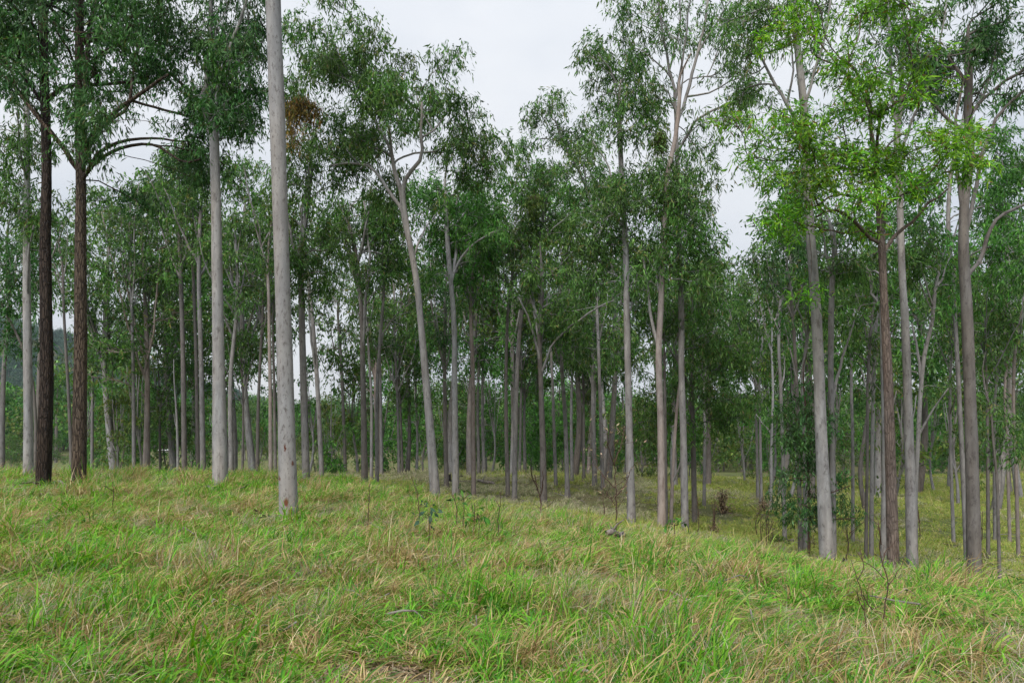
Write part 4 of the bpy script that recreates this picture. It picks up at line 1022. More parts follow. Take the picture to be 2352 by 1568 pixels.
LANDMARKS = [(-80, 'the left edge'), (98, 'the black trunk'), (180, 'the brown furrowed trunk'), (308, 'the slim pale gum'), (424, 'the dark slender gum'), (507, 'the flecked gum'), (665, 'the scarred gum'), (795, 'the lone dark gum'), (838, 'the dark twin gum'),
             (1003, 'the leaning gum'), (1088, 'the brownish gum'), (1181, 'the middle pair'), (1304, 'the mound gum'), (1451, 'the charred-base gum'), (1574, 'the fan-limbed gum'), (1741, 'the slim pair'), (1901, 'the thick pale gum'), (2053, 'the lime-leaved tree'), (2238, 'the thick dusky gum'), (2500, 'the right edge')]
brng = np.random.default_rng(77)
BELT = []
def belt(n, x0, x1, d0, d1, kind, s0, s1, name, what, group):
    xs = x0 + (np.arange(n) + brng.uniform(0.1, 0.9, n)) / n * (x1 - x0)
    for x in xs:
        if kind == 'tall' and min(abs(x - 780), abs(x - 1705), abs(x - 215) * 1.3) < 62: continue
        BELT.append((x, brng.uniform(d0, d1), kind, brng.uniform(s0, s1), name, what, group))
G = 'background gums between the nearer trunks'
belt(5, 200, 640, 46, 60, 'tall', 0.95, 1.2, 'background_gum', 'tall background gum', G)
belt(5, 640, 1160, 46, 60, 'tall', 1.0, 1.2, 'background_gum', 'tall background gum', G)
belt(5, 1160, 1720, 50, 64, 'tall', 1.05, 1.3, 'background_gum', 'tall background gum', G)
belt(6, 1720, 2440, 44, 62, 'tall', 1.1, 1.35, 'background_gum', 'tall background gum', G)
G = 'slender gums in the far part of the wood'
belt(3, 200, 640, 62, 82, 'tall', 0.85, 1.1, 'slender_gum', 'slender far gum', G)
belt(3, 640, 1160, 64, 88, 'tall', 0.9, 1.15, 'slender_gum', 'slender far gum', G)
belt(5, 1160, 1700, 66, 92, 'tall', 0.95, 1.25, 'slender_gum', 'slender far gum', G)
belt(5, 1700, 2420, 64, 92, 'tall', 0.95, 1.25, 'slender_gum', 'slender far gum', G)
G = 'young slim gums under the wood'
belt(9, 200, 660, 46, 80, 'slim', 0.7, 1.15, 'young_gum', 'thin young gum', G)
belt(10, 680, 1200, 46, 85, 'slim', 0.7, 1.15, 'young_gum', 'thin young gum', G)
belt(10, 1200, 1720, 52, 90, 'slim', 0.7, 1.15, 'young_gum', 'thin young gum', G)
belt(12, 1720, 2420, 40, 80, 'slim', 0.7, 1.15, 'young_gum', 'thin young gum', G)
G = 'low bushy trees under the wood'
belt(7, 205, 470, 58, 84, 'bushy', 0.7, 1.05, 'bushy_tree', 'low bushy tree', G)
belt(2, 10, 180, 95, 115, 'bushy', 0.4, 0.5, 'bushy_tree', 'low bushy tree', G)
belt(3, 530, 670, 120, 150, 'bushy', 0.7, 1.0, 'bushy_tree', 'low bushy tree', G)
belt(5, 680, 880, 75, 100, 'bushy', 0.6, 0.9, 'bushy_tree', 'low bushy tree', G)
belt(6, 880, 1200, 66, 95, 'bushy', 0.75, 1.1, 'bushy_tree', 'low bushy tree', G)
belt(9, 1200, 1720, 68, 96, 'bushy', 0.8, 1.15, 'bushy_tree', 'low bushy tree', G)
belt(9, 1720, 2420, 84, 108, 'bushy', 0.7, 1.1, 'bushy_tree', 'low bushy tree', G)
ORD = ['closest', 'second closest', 'third closest', 'fourth closest', 'fifth closest', 'sixth closest']
cells = {}
for b in BELT:
    k = max(i for i in range(len(LANDMARKS) - 1) if LANDMARKS[i][0] <= b[0] or i == 0)
    cells.setdefault((k, b[5]), []).append(b)
for (k, what), bs in cells.items():
    bs.sort(key=lambda q: q[1])
    for r_, (x, d, kind, s, name, what, grp) in enumerate(bs):
        X = (x - CX) / F * d
        m = PROTO[kind][brng.integers(len(PROTO[kind]))]
        top = np.interp(x, [-80, 200, 350, 640, 800, 1050, 1130, 1260, 1330, 1560, 1700, 1900, 2400], [430, 440, 340, 350, 400, 420, 430, 430, 400, 400, 440, 330, 230])
        s = min(s, ((YH - top) / F * d + EYE - gz(X, d)) / (m['h'] * 1.04))      # the skyline dips where the sky shows
        lab = '%s between %s and %s' % (what, LANDMARKS[k][1], LANDMARKS[k + 1][1])
        if len(bs) > 1: lab = ORD[min(r_, 5)] + ' ' + lab
        copy_tree(m, name, (X, d, gz(X, d)), brng.uniform(0, 6.28), s, lab, grp)

# mistletoe hanging beside the scarred gum
def mistletoe(name, label, x, y, d, rx, ry, seed, pal='rust'):
    rng = np.random.default_rng(seed)
    c = p3(x, y - ry * 0.7, d)
    r = np.array([rx, rx, ry]) / F * d
    stems, tips = [], []
    for i in range(70):
        a = rng.uniform(0, 6.28); q = math.sqrt(rng.uniform(0, 1)) * rng.uniform(0.7, 1.25); l = rng.uniform(0.4, 2.2)
        end = np.array([math.cos(a) * q * r[0], math.sin(a) * q * r[1], r[2] * (0.5 - l * (1 - 0.35 * q))])
        midp = np.array([end[0] * 0.8, end[1] * 0.8, 0.35 * r[2]])
        P = resample([np.zeros(3), midp * 0.7, midp * np.array([1.1, 1.1, 0.6]), end], 0.18)
        stems.append(tube(P, np.linspace(0.012, 0.004, len(P)), 3, cap=False)); tips += [p for p in P[2:]]
    V, Q = merge(stems)
    e = link(name, None, loc=tuple(c)); tag(e, label, 'mistletoe', 'mistletoe clumps')
    link('stems', make_mesh('stems', V, Q, BARK['twig']), e)
    C = np.array(tips)
    V, Q, col = leaves_at(C, 0.13, 5, 0.22, 0.036, pal, rng, 1.5)
    tag(link('foliage', make_mesh('foliage', V, Q, MAT_LEAF, col), e), kind='stuff')
mistletoe('mistletoe_clump', 'large orange-brown mistletoe clump hanging right of the scarred gum', 695, 305, 26, 42, 70, 5)
mistletoe('mistletoe_clump', 'small brownish mistletoe clump hanging in the middle of the wood', 1225, 475, 33, 14, 24, 6, 'olive')
mistletoe('mistletoe_clump', 'brown mistletoe clump left of the fan-limbed gum', 1515, 330, 26.3, 12, 26, 7, 'olive')

# ------------------------------------------------------------------ saplings, dead twigs, shrubs
def bare_sapling(name, label, x, y, d, paths, mat='twig', cat='sapling', leaves=None, seed=0, group=None, twigs=0):
    """paths: list of (points in picture units, w0, w1)"""
    rng = np.random.default_rng(400 + seed)
    X = (x - CX) / F * d; base = np.array([X, d, gz(X, d)])
    e = link(name, None, loc=tuple(base)); tag(e, label, cat, group)
    ms, tips = [], []
    for k, (pts, a, b) in enumerate(paths):
        dd = 0 if k == 0 else rng.uniform(-0.25, 0.25) * d / 8
        P = [p3(px_, py_, d) - base + np.array([0, dd * i / max(1, len(pts) - 1), 0]) for i, (px_, py_) in enumerate(pts)]
        if k == 0: P[0] = np.array([0, 0, -0.1])
        P = resample(P, 0.08 * d / 10)
        P[1:-1] += rng.normal(0, 0.006 * d / 10, P[1:-1].shape)
        ms.append(tube(P, np.linspace(a, b, len(P)) / F * d / 2, 6))
        tips.append(P[-1])
        for t in range(twigs if k else twigs // 2):
            i = rng.integers(len(P) // 3, len(P)); q = P[i]; l = rng.uniform(0.15, 0.5) * d / 12
            dv = rng.normal(0, 0.6, 3) + np.array([0, 0, 0.6]); dv /= np.linalg.norm(dv)
            T = resample([q, q + dv * l * 0.5 + rng.normal(0, 0.04 * l, 3), q + dv * l + rng.normal(0, 0.12 * l, 3)], 0.1)
            ms.append(tube(T, np.linspace(b, 0.5 * b, len(T)) / F * d / 2 * 0.8, 3)); tips.append(T[-1])
    for i, mqs in enumerate(ms[:1]):
        link('stem', make_mesh('stem', *mqs, BARK[mat], smooth=True), e)
    if len(ms) > 1: link('twigs', make_mesh('twigs', *merge(ms[1:]), BARK[mat], smooth=True), e)
    if leaves:
        pal, nl, L, W, sp = leaves
        V, Q, c = leaves_at(np.array(tips), sp, nl, L, W, pal, rng, 0.5)
        tag(link('leaves', make_mesh('leaves', V, Q, MAT_LEAF, c), e), kind='stuff')
    return e
bare_sapling('bare_sapling', 'bare leafless sapling with a crooked fork in the lower right grass', 2030, 1440, 7.2,
    [([(2028, 1450), (2032, 1390), (2040, 1340), (2024, 1280), (2020, 1210)], 4, 1.8), ([(2036, 1350), (2070, 1300), (2082, 1268)], 2.4, 1.2), ([(2034, 1330), (2012, 1305), (1985, 1285), (1975, 1262)], 2.4, 1.2), ([(2026, 1300), (2038, 1270), (2062, 1250)], 3, 1.5), ([(2024, 1250), (2012, 1225), (2000, 1200)], 3, 1.5), ([(2022, 1225), (2034, 1200)], 2.5, 1.5)], seed=1, twigs=3)
bare_sapling('bare_sapling', 'bare bent sapling left of the crooked forked one in the grass', 1992, 1470, 6.8,
    [([(1994, 1480), (1988, 1420), (1980, 1360), (1965, 1320), (1955, 1285)], 3, 1.5), ([(1982, 1365), (2010, 1400), (2028, 1395)], 3, 2), ([(1984, 1400), (1965, 1370), (1955, 1350)], 3, 1.5), ([(1970, 1330), (1985, 1300), (1978, 1260)], 3, 1.5)], seed=2, twigs=3)
bare_sapling('bare_sapling', 'branching reddish bare sapling left of the charred-base gum', 1417, 1200, 17,
    [([(1418, 1205), (1414, 1130), (1412, 1060), (1410, 1010)], 3.4, 1.6), ([(1414, 1120), (1385, 1090), (1370, 1070)], 3, 1.5), ([(1413, 1140), (1440, 1110), (1450, 1085)], 3, 1.5), ([(1412, 1070), (1395, 1030), (1388, 990)], 3, 1.5), ([(1412, 1060), (1430, 1020), (1440, 980)], 3, 1.5), ([(1414, 1160), (1395, 1140)], 2, 1.5)], seed=3, twigs=8,
    leaves=('dry', 2, 0.10, 0.03, 0.08))
bare_sapling('bare_sapling', 'thin forked dead sapling in front of the dark-stained gum', 1240, 1185, 20,
    [([(1243, 1185), (1240, 1140), (1232, 1115), (1228, 1090)], 4, 2), ([(1240, 1140), (1246, 1105), (1244, 1080)], 3, 1.5), ([(1236, 1125), (1222, 1095), (1218, 1072)], 2.5, 1.5)], seed=4, twigs=4)
stalks = [(643, 1128, 643, 1080, 15, 'by the left side of the scarred gum'), (1085, 1205, 1090, 1155, 13, 'in the grass below the straight pale gum'), (1045, 1165, 1040, 1135, 14, 'in the grass below the leaning gum'),
          (841, 1185, 850, 1110, 14, 'in the grass below the thin dark lone gum'), (963, 1170, 945, 1095, 15, 'in the grass below the clustered stems'), (257, 1150, 259, 1105, 15, 'in the grass right of the brown furrowed trunk'),
          (1140, 1195, 1150, 1130, 13, 'in the grass below the brownish slim gum'), (1175, 1390, 1168, 1300, 8, 'in the lower middle of the meadow'), (2258, 1450, 2256, 1395, 7, 'beside the grey brush pile'), (1740, 1300, 1742, 1240, 18, 'beside the seedling near the meadow edge')]
for i, (x0, y0, x1, y1, d, where) in enumerate(stalks):
    bare_sapling('dry_stalk', 'thin bare reddish stalk standing ' + where, x0, y0, d, [([(x0, y0), (0.6 * x0 + 0.4 * x1 + 3, 0.6 * y0 + 0.4 * y1), (x1, y1)], 2.6, 1.4), ([(0.5 * (x0 + x1) + 2, 0.5 * (y0 + y1)), (0.5 * (x0 + x1) - 7, 0.5 * (y0 + y1) - 14)], 1.6, 1.2)], seed=20 + i, cat='stalk', group='bare stalks in the meadow')
srng = np.random.default_rng(19)
sx_ = np.sort(srng.uniform(1330, 2330, 18)); sk_ = [max(i for i in range(len(LANDMARKS) - 1) if LANDMARKS[i][0] <= x) for x in sx_]
for i in range(18):
    x = sx_[i]; nth = sk_[:i].count(sk_[i]); d = srng.uniform(22, 34); hh = srng.uniform(0.7, 2.0) / d * F
    X = (x - CX) / F * d; y = YH - (gz(X, d) - EYE) / d * F
    bare_sapling('hollow_stalk', '%sthin bare stem in dull grass between %s and %s' % (['leftmost ', 'second ', 'third ', 'fourth ', 'fifth ', 'sixth ', 'seventh '][nth] if sk_.count(sk_[i]) > 1 else '', LANDMARKS[sk_[i]][1], LANDMARKS[sk_[i] + 1][1]), x, y, d, [([(x, y), (x + srng.uniform(-4, 4), y - hh * 0.5), (x + srng.uniform(-8, 8), y - hh)], 2.4, 1.2), ([(x, y - hh * 0.5), (x + srng.uniform(-14, 14), y - hh * 0.85)], 1.6, 1.0)], seed=60 + i, cat='stalk', group='bare stems in the hollow', twigs=2)
seedlings = [(983, 1195, 12, 16, 'blue', 'blue-green seedling in the meadow below the leaning gum'), (1062, 1160, 14, 26, 'green', 'broad-leaved green seedling at the foot of the straight pale gum'),
             (1095, 1195, 12.5, 10, 'green', 'low dark seedling in the meadow beside a bare stalk'), (1548, 1218, 14.5, 16, 'green', 'bright green seedling below the pinkish three-stemmed gum')]
for i, (x, y, d, hh, pal, lab) in enumerate(seedlings):
    bare_sapling('seedling', lab, x, y, d, [([(x, y), (x + 2, y - hh * 0.6), (x, y - hh * 1.3)], 2.5, 1.2), ([(x + 1, y - hh * 0.5), (x + 12, y - hh * 0.9)], 1.5, 1), ([(x + 1, y - hh * 0.7), (x - 12, y - hh * 1.1)], 1.5, 1), ([(x, y - hh * 0.8), (x + 8, y - hh * 1.4)], 1.5, 1), ([(x, y - hh * 0.4), (x - 10, y - hh * 0.6)], 1.5, 1)],
                 leaves=(pal, 5, 0.13, 0.06, 0.06), seed=40 + i, cat='seedling', group='seedlings in the meadow')
def shrub(name, label, x, y, d, rx, ry, pal, seed, n=26, L=0.12, W=0.035, nl=12, bark='twig', cat='shrub', group=None):
    rng = np.random.default_rng(600 + seed)
    X = (x - CX) / F * d; base = np.array([X, d, gz(X, d)])
    rx, ry = rx / F * d, ry / F * d
    e = link(name, None, loc=tuple(base)); tag(e, label, cat, group)
    ms, tips = [], []
    for i in range(n):
        a = rng.uniform(0, 6.28); h = ry * rng.uniform(0.3, 1.9) ** 1.0; q = math.sqrt(rng.uniform(0, 1)) * (1.1 - 0.45 * h / ry) * rng.uniform(0.7, 1.25)
        end = np.array([math.cos(a) * q * rx, math.sin(a) * q * rx, h])
        P = resample([np.array([end[0] * 0.08, end[1] * 0.08, -0.05]), end * np.array([0.45, 0.45, 0.6]) + rng.normal(0, 0.03, 3), end], 0.2)
        ms.append(tube(P, np.linspace(0.014, 0.004, len(P)) * d / 20, 4, cap=False)); tips += list(P[len(P) // 2:])
    link('stems', make_mesh('stems', *merge(ms), BARK[bark], smooth=True), e)
    if nl:
        V, Q, c = leaves_at(np.array(tips), L * 0.9, nl, L, W, pal, rng, 0.4)
        tag(link('foliage', make_mesh('foliage', V, Q, MAT_LEAF, c), e), kind='stuff')
shrub('dry_shrub', 'tall shrub of dead brown leaves in the hollow right of the mound', 1660, 1165, 38, 30, 34, 'dry', 1, 34, 0.15, 0.06, 3)
shrub('dry_shrub', 'smaller dead brown shrub in the hollow beside the slim pair', 1752, 1160, 40, 24, 22, 'dry', 2, 22, 0.15, 0.06, 3)
shrub('dry_shrub', 'low brown dead shrub below the tall dead one in the hollow', 1640, 1215, 31, 22, 22, 'dry', 3, 30, 0.10, 0.03, 3)
shrub('feathery_shrub', 'feathery blue-green shrub at the foot of the thick grey gum', 2078, 1300, 19.5, 26, 22, 'blue', 4, 46, 0.16, 0.012, 14)
shrub('green_shrub', 'dark green leafy shrub in the hollow left of the dusky gum', 2150, 1290, 22, 34, 12, 'green', 5, 40, 0.12, 0.05, 10)
shrub('green_shrub', 'dark green leafy shrub cut by the right edge', 2352, 1325, 18, 26, 20, 'green', 6, 36, 0.12, 0.05, 12)
shrub('feathery_shrub', 'pale feathery shrub among grass between two thick gums', 2170, 1325, 17, 26, 16, 'blue', 7, 40, 0.16, 0.012, 10)
shrub('dry_shrub', 'orange-brown wispy shrub right of the dusky gum foot', 2275, 1320, 19, 22, 24, 'dry', 8, 26, 0.12, 0.02, 5)
shrub('green_shrub', 'small olive shrub at the foot of the mound in the hollow', 1790, 1215, 30, 30, 10, 'olive', 9, 34, 0.12, 0.04, 10)
shrub('brush_pile', 'tangled grey dead brush in the lower right corner of the meadow', 2300, 1480, 6.6, 70, 26, 'dry', 11, 90, 0.1, 0.01, 0, bark='dead', cat='brush')

# ------------------------------------------------------------------ fallen logs, stumps, stones
def fallen_log(name, label, x0, x1, d0, d1, w, mat, seed, cat='log', lift=0.5):
    rng = np.random.default_rng(800 + seed)
    a = np.array([(x0 - CX) / F * d0, d0, 0.0]); b = np.array([(x1 - CX) / F * d1, d1, 0.0])
    r = w / F * d0 / 2
    ts = np.linspace(0, 1, 9)
    P = np.array([a + (b - a) * t for t in ts]); P[:, 2] = [gz(p[0], p[1]) + r * lift + 0.02 * math.sin(7 * t + seed) + 0.12 for p, t in zip(P, ts)]
    P[1:-1, :2] += rng.normal(0, 0.03, (7, 2))
    base = P[4].copy()
    e = link(name, None, loc=tuple(base)); tag(e, label, cat)
    R = r * np.linspace(1.1, 0.7, 9) * rng.uniform(0.85, 1.15, 9)
    R[0] *= 0.75
    link('trunk', make_mesh('trunk', *tube(P - base, R, 9, 0.06, rng), BARK[mat], smooth=True), e)
    br = []
    for k in range(4):
        i = rng.integers(2, 8); dv = rng.normal(0, 1, 3); dv[2] = abs(dv[2]) * 0.7 + 0.2; dv /= np.linalg.norm(dv); l = rng.uniform(2.5, 6) * r
        q = P[i] - base
        br.append(tube(resample([q, q + dv * l * 0.6, q + dv * l + rng.normal(0, 0.2 * l, 3)], l / 4), np.linspace(0.4 * r, 0.15 * r, 5)[:len(resample([q, q + dv * l * 0.6, q + dv * l], l / 4))] if False else np.linspace(0.4 * r, 0.15 * r, len(resample([q, q + dv * l * 0.6, q + dv * l + 1e-4], l / 4))), 5) if False else tube([q, q + dv * l * 0.5, q + dv * l + rng.normal(0, 0.15 * l, 3)], [0.4 * r, 0.3 * r, 0.15 * r], 5))
    link('branch_stubs', make_mesh('branch_stubs', *merge(br), BARK[mat], smooth=True), e)
fallen_log('fallen_log', 'grey fallen log lying across the mound behind the brownish gum', 1095, 1135, 42, 40, 7, 'dead', 1)
fallen_log('fallen_log', 'burnt fallen log at the foot of the mound right of the slim mound gum', 1318, 1362, 31, 30, 8, 'char', 2)
fallen_log('fallen_log', 'pale fallen branch beside the burnt log at the foot of the mound', 1305, 1350, 29, 28.5, 4, 'dead', 3)
fallen_log('fallen_log', 'small log under the dark bushy wood beyond the tall grey gum', 1660, 1700, 47, 45, 6, 'dead', 4)
fallen_log('fallen_log', 'grey log lying in the hollow left of the dry shrubs', 1625, 1668, 28, 28, 5, 'dead', 5)
fallen_log('fallen_log', 'short whitish log lying in the meadow at its middle right', 1392, 1436, 13.2, 13.6, 15, 'dead', 6, lift=3.2)
fallen_log('fallen_log', 'grey branch lying on the ground right of the leaning gum', 1130, 1172, 28, 27, 3, 'dead', 7)
fallen_log('fallen_log', 'thin dark fallen branch on the skyline of the mound', 1040, 1064, 45, 46, 5, 'char', 8)
def stump(name, label, x, d, w, h, mat, seed):
    rng = np.random.default_rng(900 + seed)
    X = (x - CX) / F * d; base = np.array([X, d, gz(X, d)])
    r = w / F * d / 2; hh = h / F * d
    e = link(name, None, loc=tuple(base)); tag(e, label, 'stump')
    P = np.array([[0, 0, -0.1], [0, 0, hh * 0.15], [0.02, 0, hh * 0.5], [0.03, 0.0, hh]])
    V, Q = tube(P, [r * 1.4, r * 1.1, r, r * 0.85], 10, 0.05, rng, cap=True)
    V[30:40, 2] += rng.uniform(-0.25, 0.35, 10) * hh
    link('bole', make_mesh('bole', V, Q, BARK[mat], smooth=True), e)
    roots = []
    for k in range(5):
        a = k * 1.256 + rng.uniform(-0.3, 0.3)
        roots.append(tube([[math.cos(a) * r * 0.8, math.sin(a) * r * 0.8, hh * 0.25], [math.cos(a) * r * 1.7, math.sin(a) * r * 1.7, 0.04], [math.cos(a) * r * 2.5, math.sin(a) * r * 2.5, -0.06]], [r * 0.35, r * 0.25, r * 0.1], 5))
    link('roots', make_mesh('roots', *merge(roots), BARK[mat], smooth=True), e)
stump('burnt_stump', 'small black burnt stump on the crest left of the dark twin-stemmed gum', 827, 30, 10, 14, 'char', 1)
stump('burnt_stump', 'black burnt stump behind the leaning gum and the dark thin trunk', 1031, 41, 9, 16, 'char', 2)
stump('pale_stump', 'pale splintered stump in the grass right of the clustered stems', 892, 27, 8, 14, 'dead', 3)
stump('burnt_stump', 'tiny black stump in the grass left of the leaning gum', 945, 27, 8, 7, 'char', 4)
stump('burnt_stump', 'burnt stump in the grass right of the thick pale gum foot', 1934, 17.5, 10, 22, 'char', 5)

# far farm buildings in the valley
def farm_house(label, x, y, d, wid, mat_wall, mat_roof):
    X = (x - CX) / F * d; z = gz(X, d)
    e = link('farm_house', None, loc=(X, d, z)); tag(e, label, 'house', 'farm buildings in the valley')
    a, b, h, rh = wid, wid * 0.6, wid * 0.32, wid * 0.22
    V = [(-a, -b, -1), (a, -b, -1), (a, b, -1), (-a, b, -1), (-a, -b, h), (a, -b, h), (a, b, h), (-a, b, h)]
    Q = [(0, 1, 5, 4), (1, 2, 6, 5), (2, 3, 7, 6), (3, 0, 4, 7), (4, 5, 6, 7)]
    link('wall', make_mesh('wall', V, Q, mat_wall), e)
    c = 0.4
    V = [(-a - c, -b - c, h + 0.03), (a + c, -b - c, h + 0.03), (a + c, 0, h + rh), (-a - c, 0, h + rh), (-a - c, b + c, h + 0.03), (a + c, b + c, h + 0.03)]
    link('roof', make_mesh('roof', V, [(0, 1, 2, 3), (3, 2, 5, 4), (0, 3, 4, 0), (1, 5, 2, 1)][:2], mat_roof), e)
    for k in (-0.55, 0.0, 0.55):
        link('window', make_mesh('window', [(k * a - 0.5, -b - 0.02, h * 0.35), (k * a + 0.5, -b - 0.02, h * 0.35), (k * a + 0.5, -b - 0.02, h * 0.8), (k * a - 0.5, -b - 0.02, h * 0.8)], [(0, 1, 2, 3)], BARK['char']), e)
def flat_mat(name, c):
    m, nt, out = new_mat(name)
    n = nt.nodes.new('ShaderNodeTexNoise'); n.inputs['Scale'].default_value = 1.2
    r = nt.nodes.new('ShaderNodeValToRGB'); r.color_ramp.elements[0].color = tuple(0.8 * v for v in c) + (1,); r.color_ramp.elements[1].color = tuple(c) + (1,)
    nt.links.new(n.outputs[0], r.inputs[0])
    pr = nt.nodes.new('ShaderNodeBsdfPrincipled'); pr.inputs['Roughness'].default_value = 0.6
    nt.links.new(r.outputs[0], pr.inputs['Base Color']); nt.links.new(pr.outputs[0], out.inputs['Surface'])
    return m
MW, MR = flat_mat('weatherboard', (0.6, 0.58, 0.54)), flat_mat('roof_sheet', (0.75, 0.76, 0.78))
farm_house('white-roofed farm building in the valley left of the flecked gum', 382, 1035, 205, 1.6, MW, MR)
farm_house('white-roofed farm building in the valley right of the scarred gum', 757, 1030, 215, 2.2, MW, MR)

# ------------------------------------------------------------------ scatter by geometry nodes: grass, far woods
def scatter(name, pts, rot, scl, idx, protos, label, mat):
    me = bpy.data.meshes.new(name)
    n = len(pts)
    me.vertices.add(n); me.vertices.foreach_set('co', np.asarray(pts, np.float32).ravel())
    a = me.attributes.new('rot', 'FLOAT_VECTOR', 'POINT'); a.data.foreach_set('vector', np.asarray(rot, np.float32).ravel())
    a = me.attributes.new('scl', 'FLOAT_VECTOR', 'POINT'); a.data.foreach_set('vector', np.asarray(scl, np.float32).ravel())
    a = me.attributes.new('idx', 'INT', 'POINT'); a.data.foreach_set('value', np.asarray(idx, np.int32))
    me.materials.append(mat)
    o = link(name, me); tag(o, label, kind='stuff')
    ng = bpy.data.node_groups.new(name + '_scatter', 'GeometryNodeTree')
    ng.interface.new_socket('Geometry', in_out='INPUT', socket_type='NodeSocketGeometry')
    ng.interface.new_socket('Geometry', in_out='OUTPUT', socket_type='NodeSocketGeometry')
    N = ng.nodes.new; L = ng.links.new
    gi, go = N('NodeGroupInput'), N('NodeGroupOutput')
    iop = N('GeometryNodeInstanceOnPoints')
    join = N('GeometryNodeJoinGeometry')
    for p in protos:
        oi = N('GeometryNodeObjectInfo'); oi.inputs['Object'].default_value = p; oi.inputs['As Instance'].default_value = False
        g2i = N('GeometryNodeGeometryToInstance')
        L(oi.outputs['Geometry'], g2i.inputs[0]); L(g2i.outputs[0], join.inputs[0])
    def attr(nm, ty):
        x = N('GeometryNodeInputNamedAttribute'); x.data_type = ty; x.inputs['Name'].default_value = nm
        return x.outputs['Attribute']
    e2r = N('FunctionNodeEulerToRotation')
    L(attr('rot', 'FLOAT_VECTOR'), e2r.inputs[0])
    L(gi.outputs[0], iop.inputs['Points']); L(join.outputs[0], iop.inputs['Instance'])
    iop.inputs['Pick Instance'].default_value = True
    L(attr('idx', 'INT'), iop.inputs['Instance Index'])
    L(e2r.outputs[0], iop.inputs['Rotation']); L(attr('scl', 'FLOAT_VECTOR'), iop.inputs['Scale'])
    L(iop.outputs[0], go.inputs[0])
    md = o.modifiers.new('scatter', 'NODES'); md.node_group = ng
    return o
def proto_obj(name, me):
    return bpy.data.objects.new(name, me)      # kept out of the scene, only instanced

GPAL = {
    'green': [((0.10, 0.29, 0.022), 5), ((0.16, 0.36, 0.030), 4), ((0.060, 0.19, 0.026), 4), ((0.23, 0.35, 0.055), 2), ((0.34, 0.26, 0.11), 1)],
    'mixed': [((0.13, 0.28, 0.032), 4), ((0.23, 0.27, 0.055), 3), ((0.40, 0.31, 0.135), 4), ((0.50, 0.41, 0.22), 2), ((0.24, 0.16, 0.07), 2)],
    'straw': [((0.48, 0.375, 0.19), 5), ((0.35, 0.25, 0.11), 5), ((0.62, 0.52, 0.34), 2), ((0.21, 0.14, 0.065), 3), ((0.22, 0.32, 0.055), 2)],
    'grey':  [((0.38, 0.33, 0.25), 5), ((0.27, 0.26, 0.16), 4), ((0.48, 0.42, 0.34), 2)],
    'dull':  [((0.26, 0.285, 0.135), 5), ((0.35, 0.335, 0.20), 4), ((0.20, 0.24, 0.10), 4), ((0.46, 0.40, 0.28), 3)],
    'far':   [((0.24, 0.32, 0.060), 5), ((0.33, 0.36, 0.085), 4), ((0.17, 0.25, 0.055), 3), ((0.42, 0.35, 0.15), 2)],
}
def tile(name, layers, rad, seed, segs=4):
    """a patch of grass; layers: (palette, blades, length, width, lean, curl)"""
    rng = np.random.default_rng(seed)
    Vs, Qs, Cs, o = [], [], [], 0
    for pal, nb, h, w, lean, curl0 in layers:
        cols = np.array([c for c, _ in GPAL[pal]]); wt_ = np.array([k for _, k in GPAL[pal]], float); wt_ /= wt_.sum()
        if nb == 0: continue
        ncl = max(3, nb // 13)
        ca = rng.uniform(0, 6.28, ncl); cq = rad * np.sqrt(rng.uniform(0, 1, ncl)); cth = rng.normal(0.1, 0.9, ncl); ch = rng.uniform(0.7, 1.25, ncl)
        k = rng.integers(0, ncl, nb)
        root = np.c_[np.cos(ca[k]) * cq[k], np.sin(ca[k]) * cq[k]] + rng.normal(0, 0.035 * rad / 0.35, (nb, 2))
        L = h * ch[k] * rng.uniform(0.5, 1.3, nb); wd = w * rng.uniform(0.55, 1.35, nb)
        th = cth[k] + rng.normal(0, 0.75, nb)
        dh = np.c_[np.cos(th), np.sin(th), np.zeros(nb)]
        ang = np.abs(rng.normal(lean, 0.28, nb)); curl = curl0 * rng.uniform(0.3, 1.6, nb)
        side = np.c_[-dh[:, 1], dh[:, 0], np.zeros(nb)]; tw = rng.uniform(-1.2, 1.2, nb)
        p = np.c_[root, np.full(nb, -0.03)]
        S = np.zeros((nb, segs + 1, 2, 3))
        kink = rng.random(nb) < 0.25; kt = rng.uniform(0.35, 0.75, nb)
        for s in range(segs + 1):
            t = s / segs
            g = ang + curl * t ** 1.5 + np.where(kink & (t > kt), 1.1, 0)
            d = dh * np.sin(g)[:, None] + np.array([0, 0, 1.0]) * np.cos(g)[:, None]
            if s: p = p + d * (L / segs)[:, None]
            p[:, 2] = np.maximum(p[:, 2], -0.03 + 0.02 * (s > 0))
            nrm = np.cross(d, side)
            sd = side * np.cos(tw * t)[:, None] + nrm * np.sin(tw * t)[:, None]
            ww = wd * (0.6 + 0.85 * t) * (1 - t ** 2.0) + 0.0008
            S[:, s, 0] = p - sd * ww[:, None] / 2; S[:, s, 1] = p + sd * ww[:, None] / 2
        V = S.reshape(-1, 3)
        b0 = (np.arange(nb) * 2 * (segs + 1))[:, None] + 2 * np.arange(segs)[None] + o
        Qs.append(np.stack([b0, b0 + 1, b0 + 3, b0 + 2], -1).reshape(-1, 4)); Vs.append(V); o += len(V)
        c = cols[rng.choice(len(cols), nb, p=wt_)] * rng.uniform(0.72, 1.3, (nb, 1))
        Cs.append(np.repeat(c, 2 * (segs + 1), 0))
    return proto_obj(name, make_mesh(name, np.vstack(Vs), np.vstack(Qs), MAT_GRASS, np.vstack(Cs)))

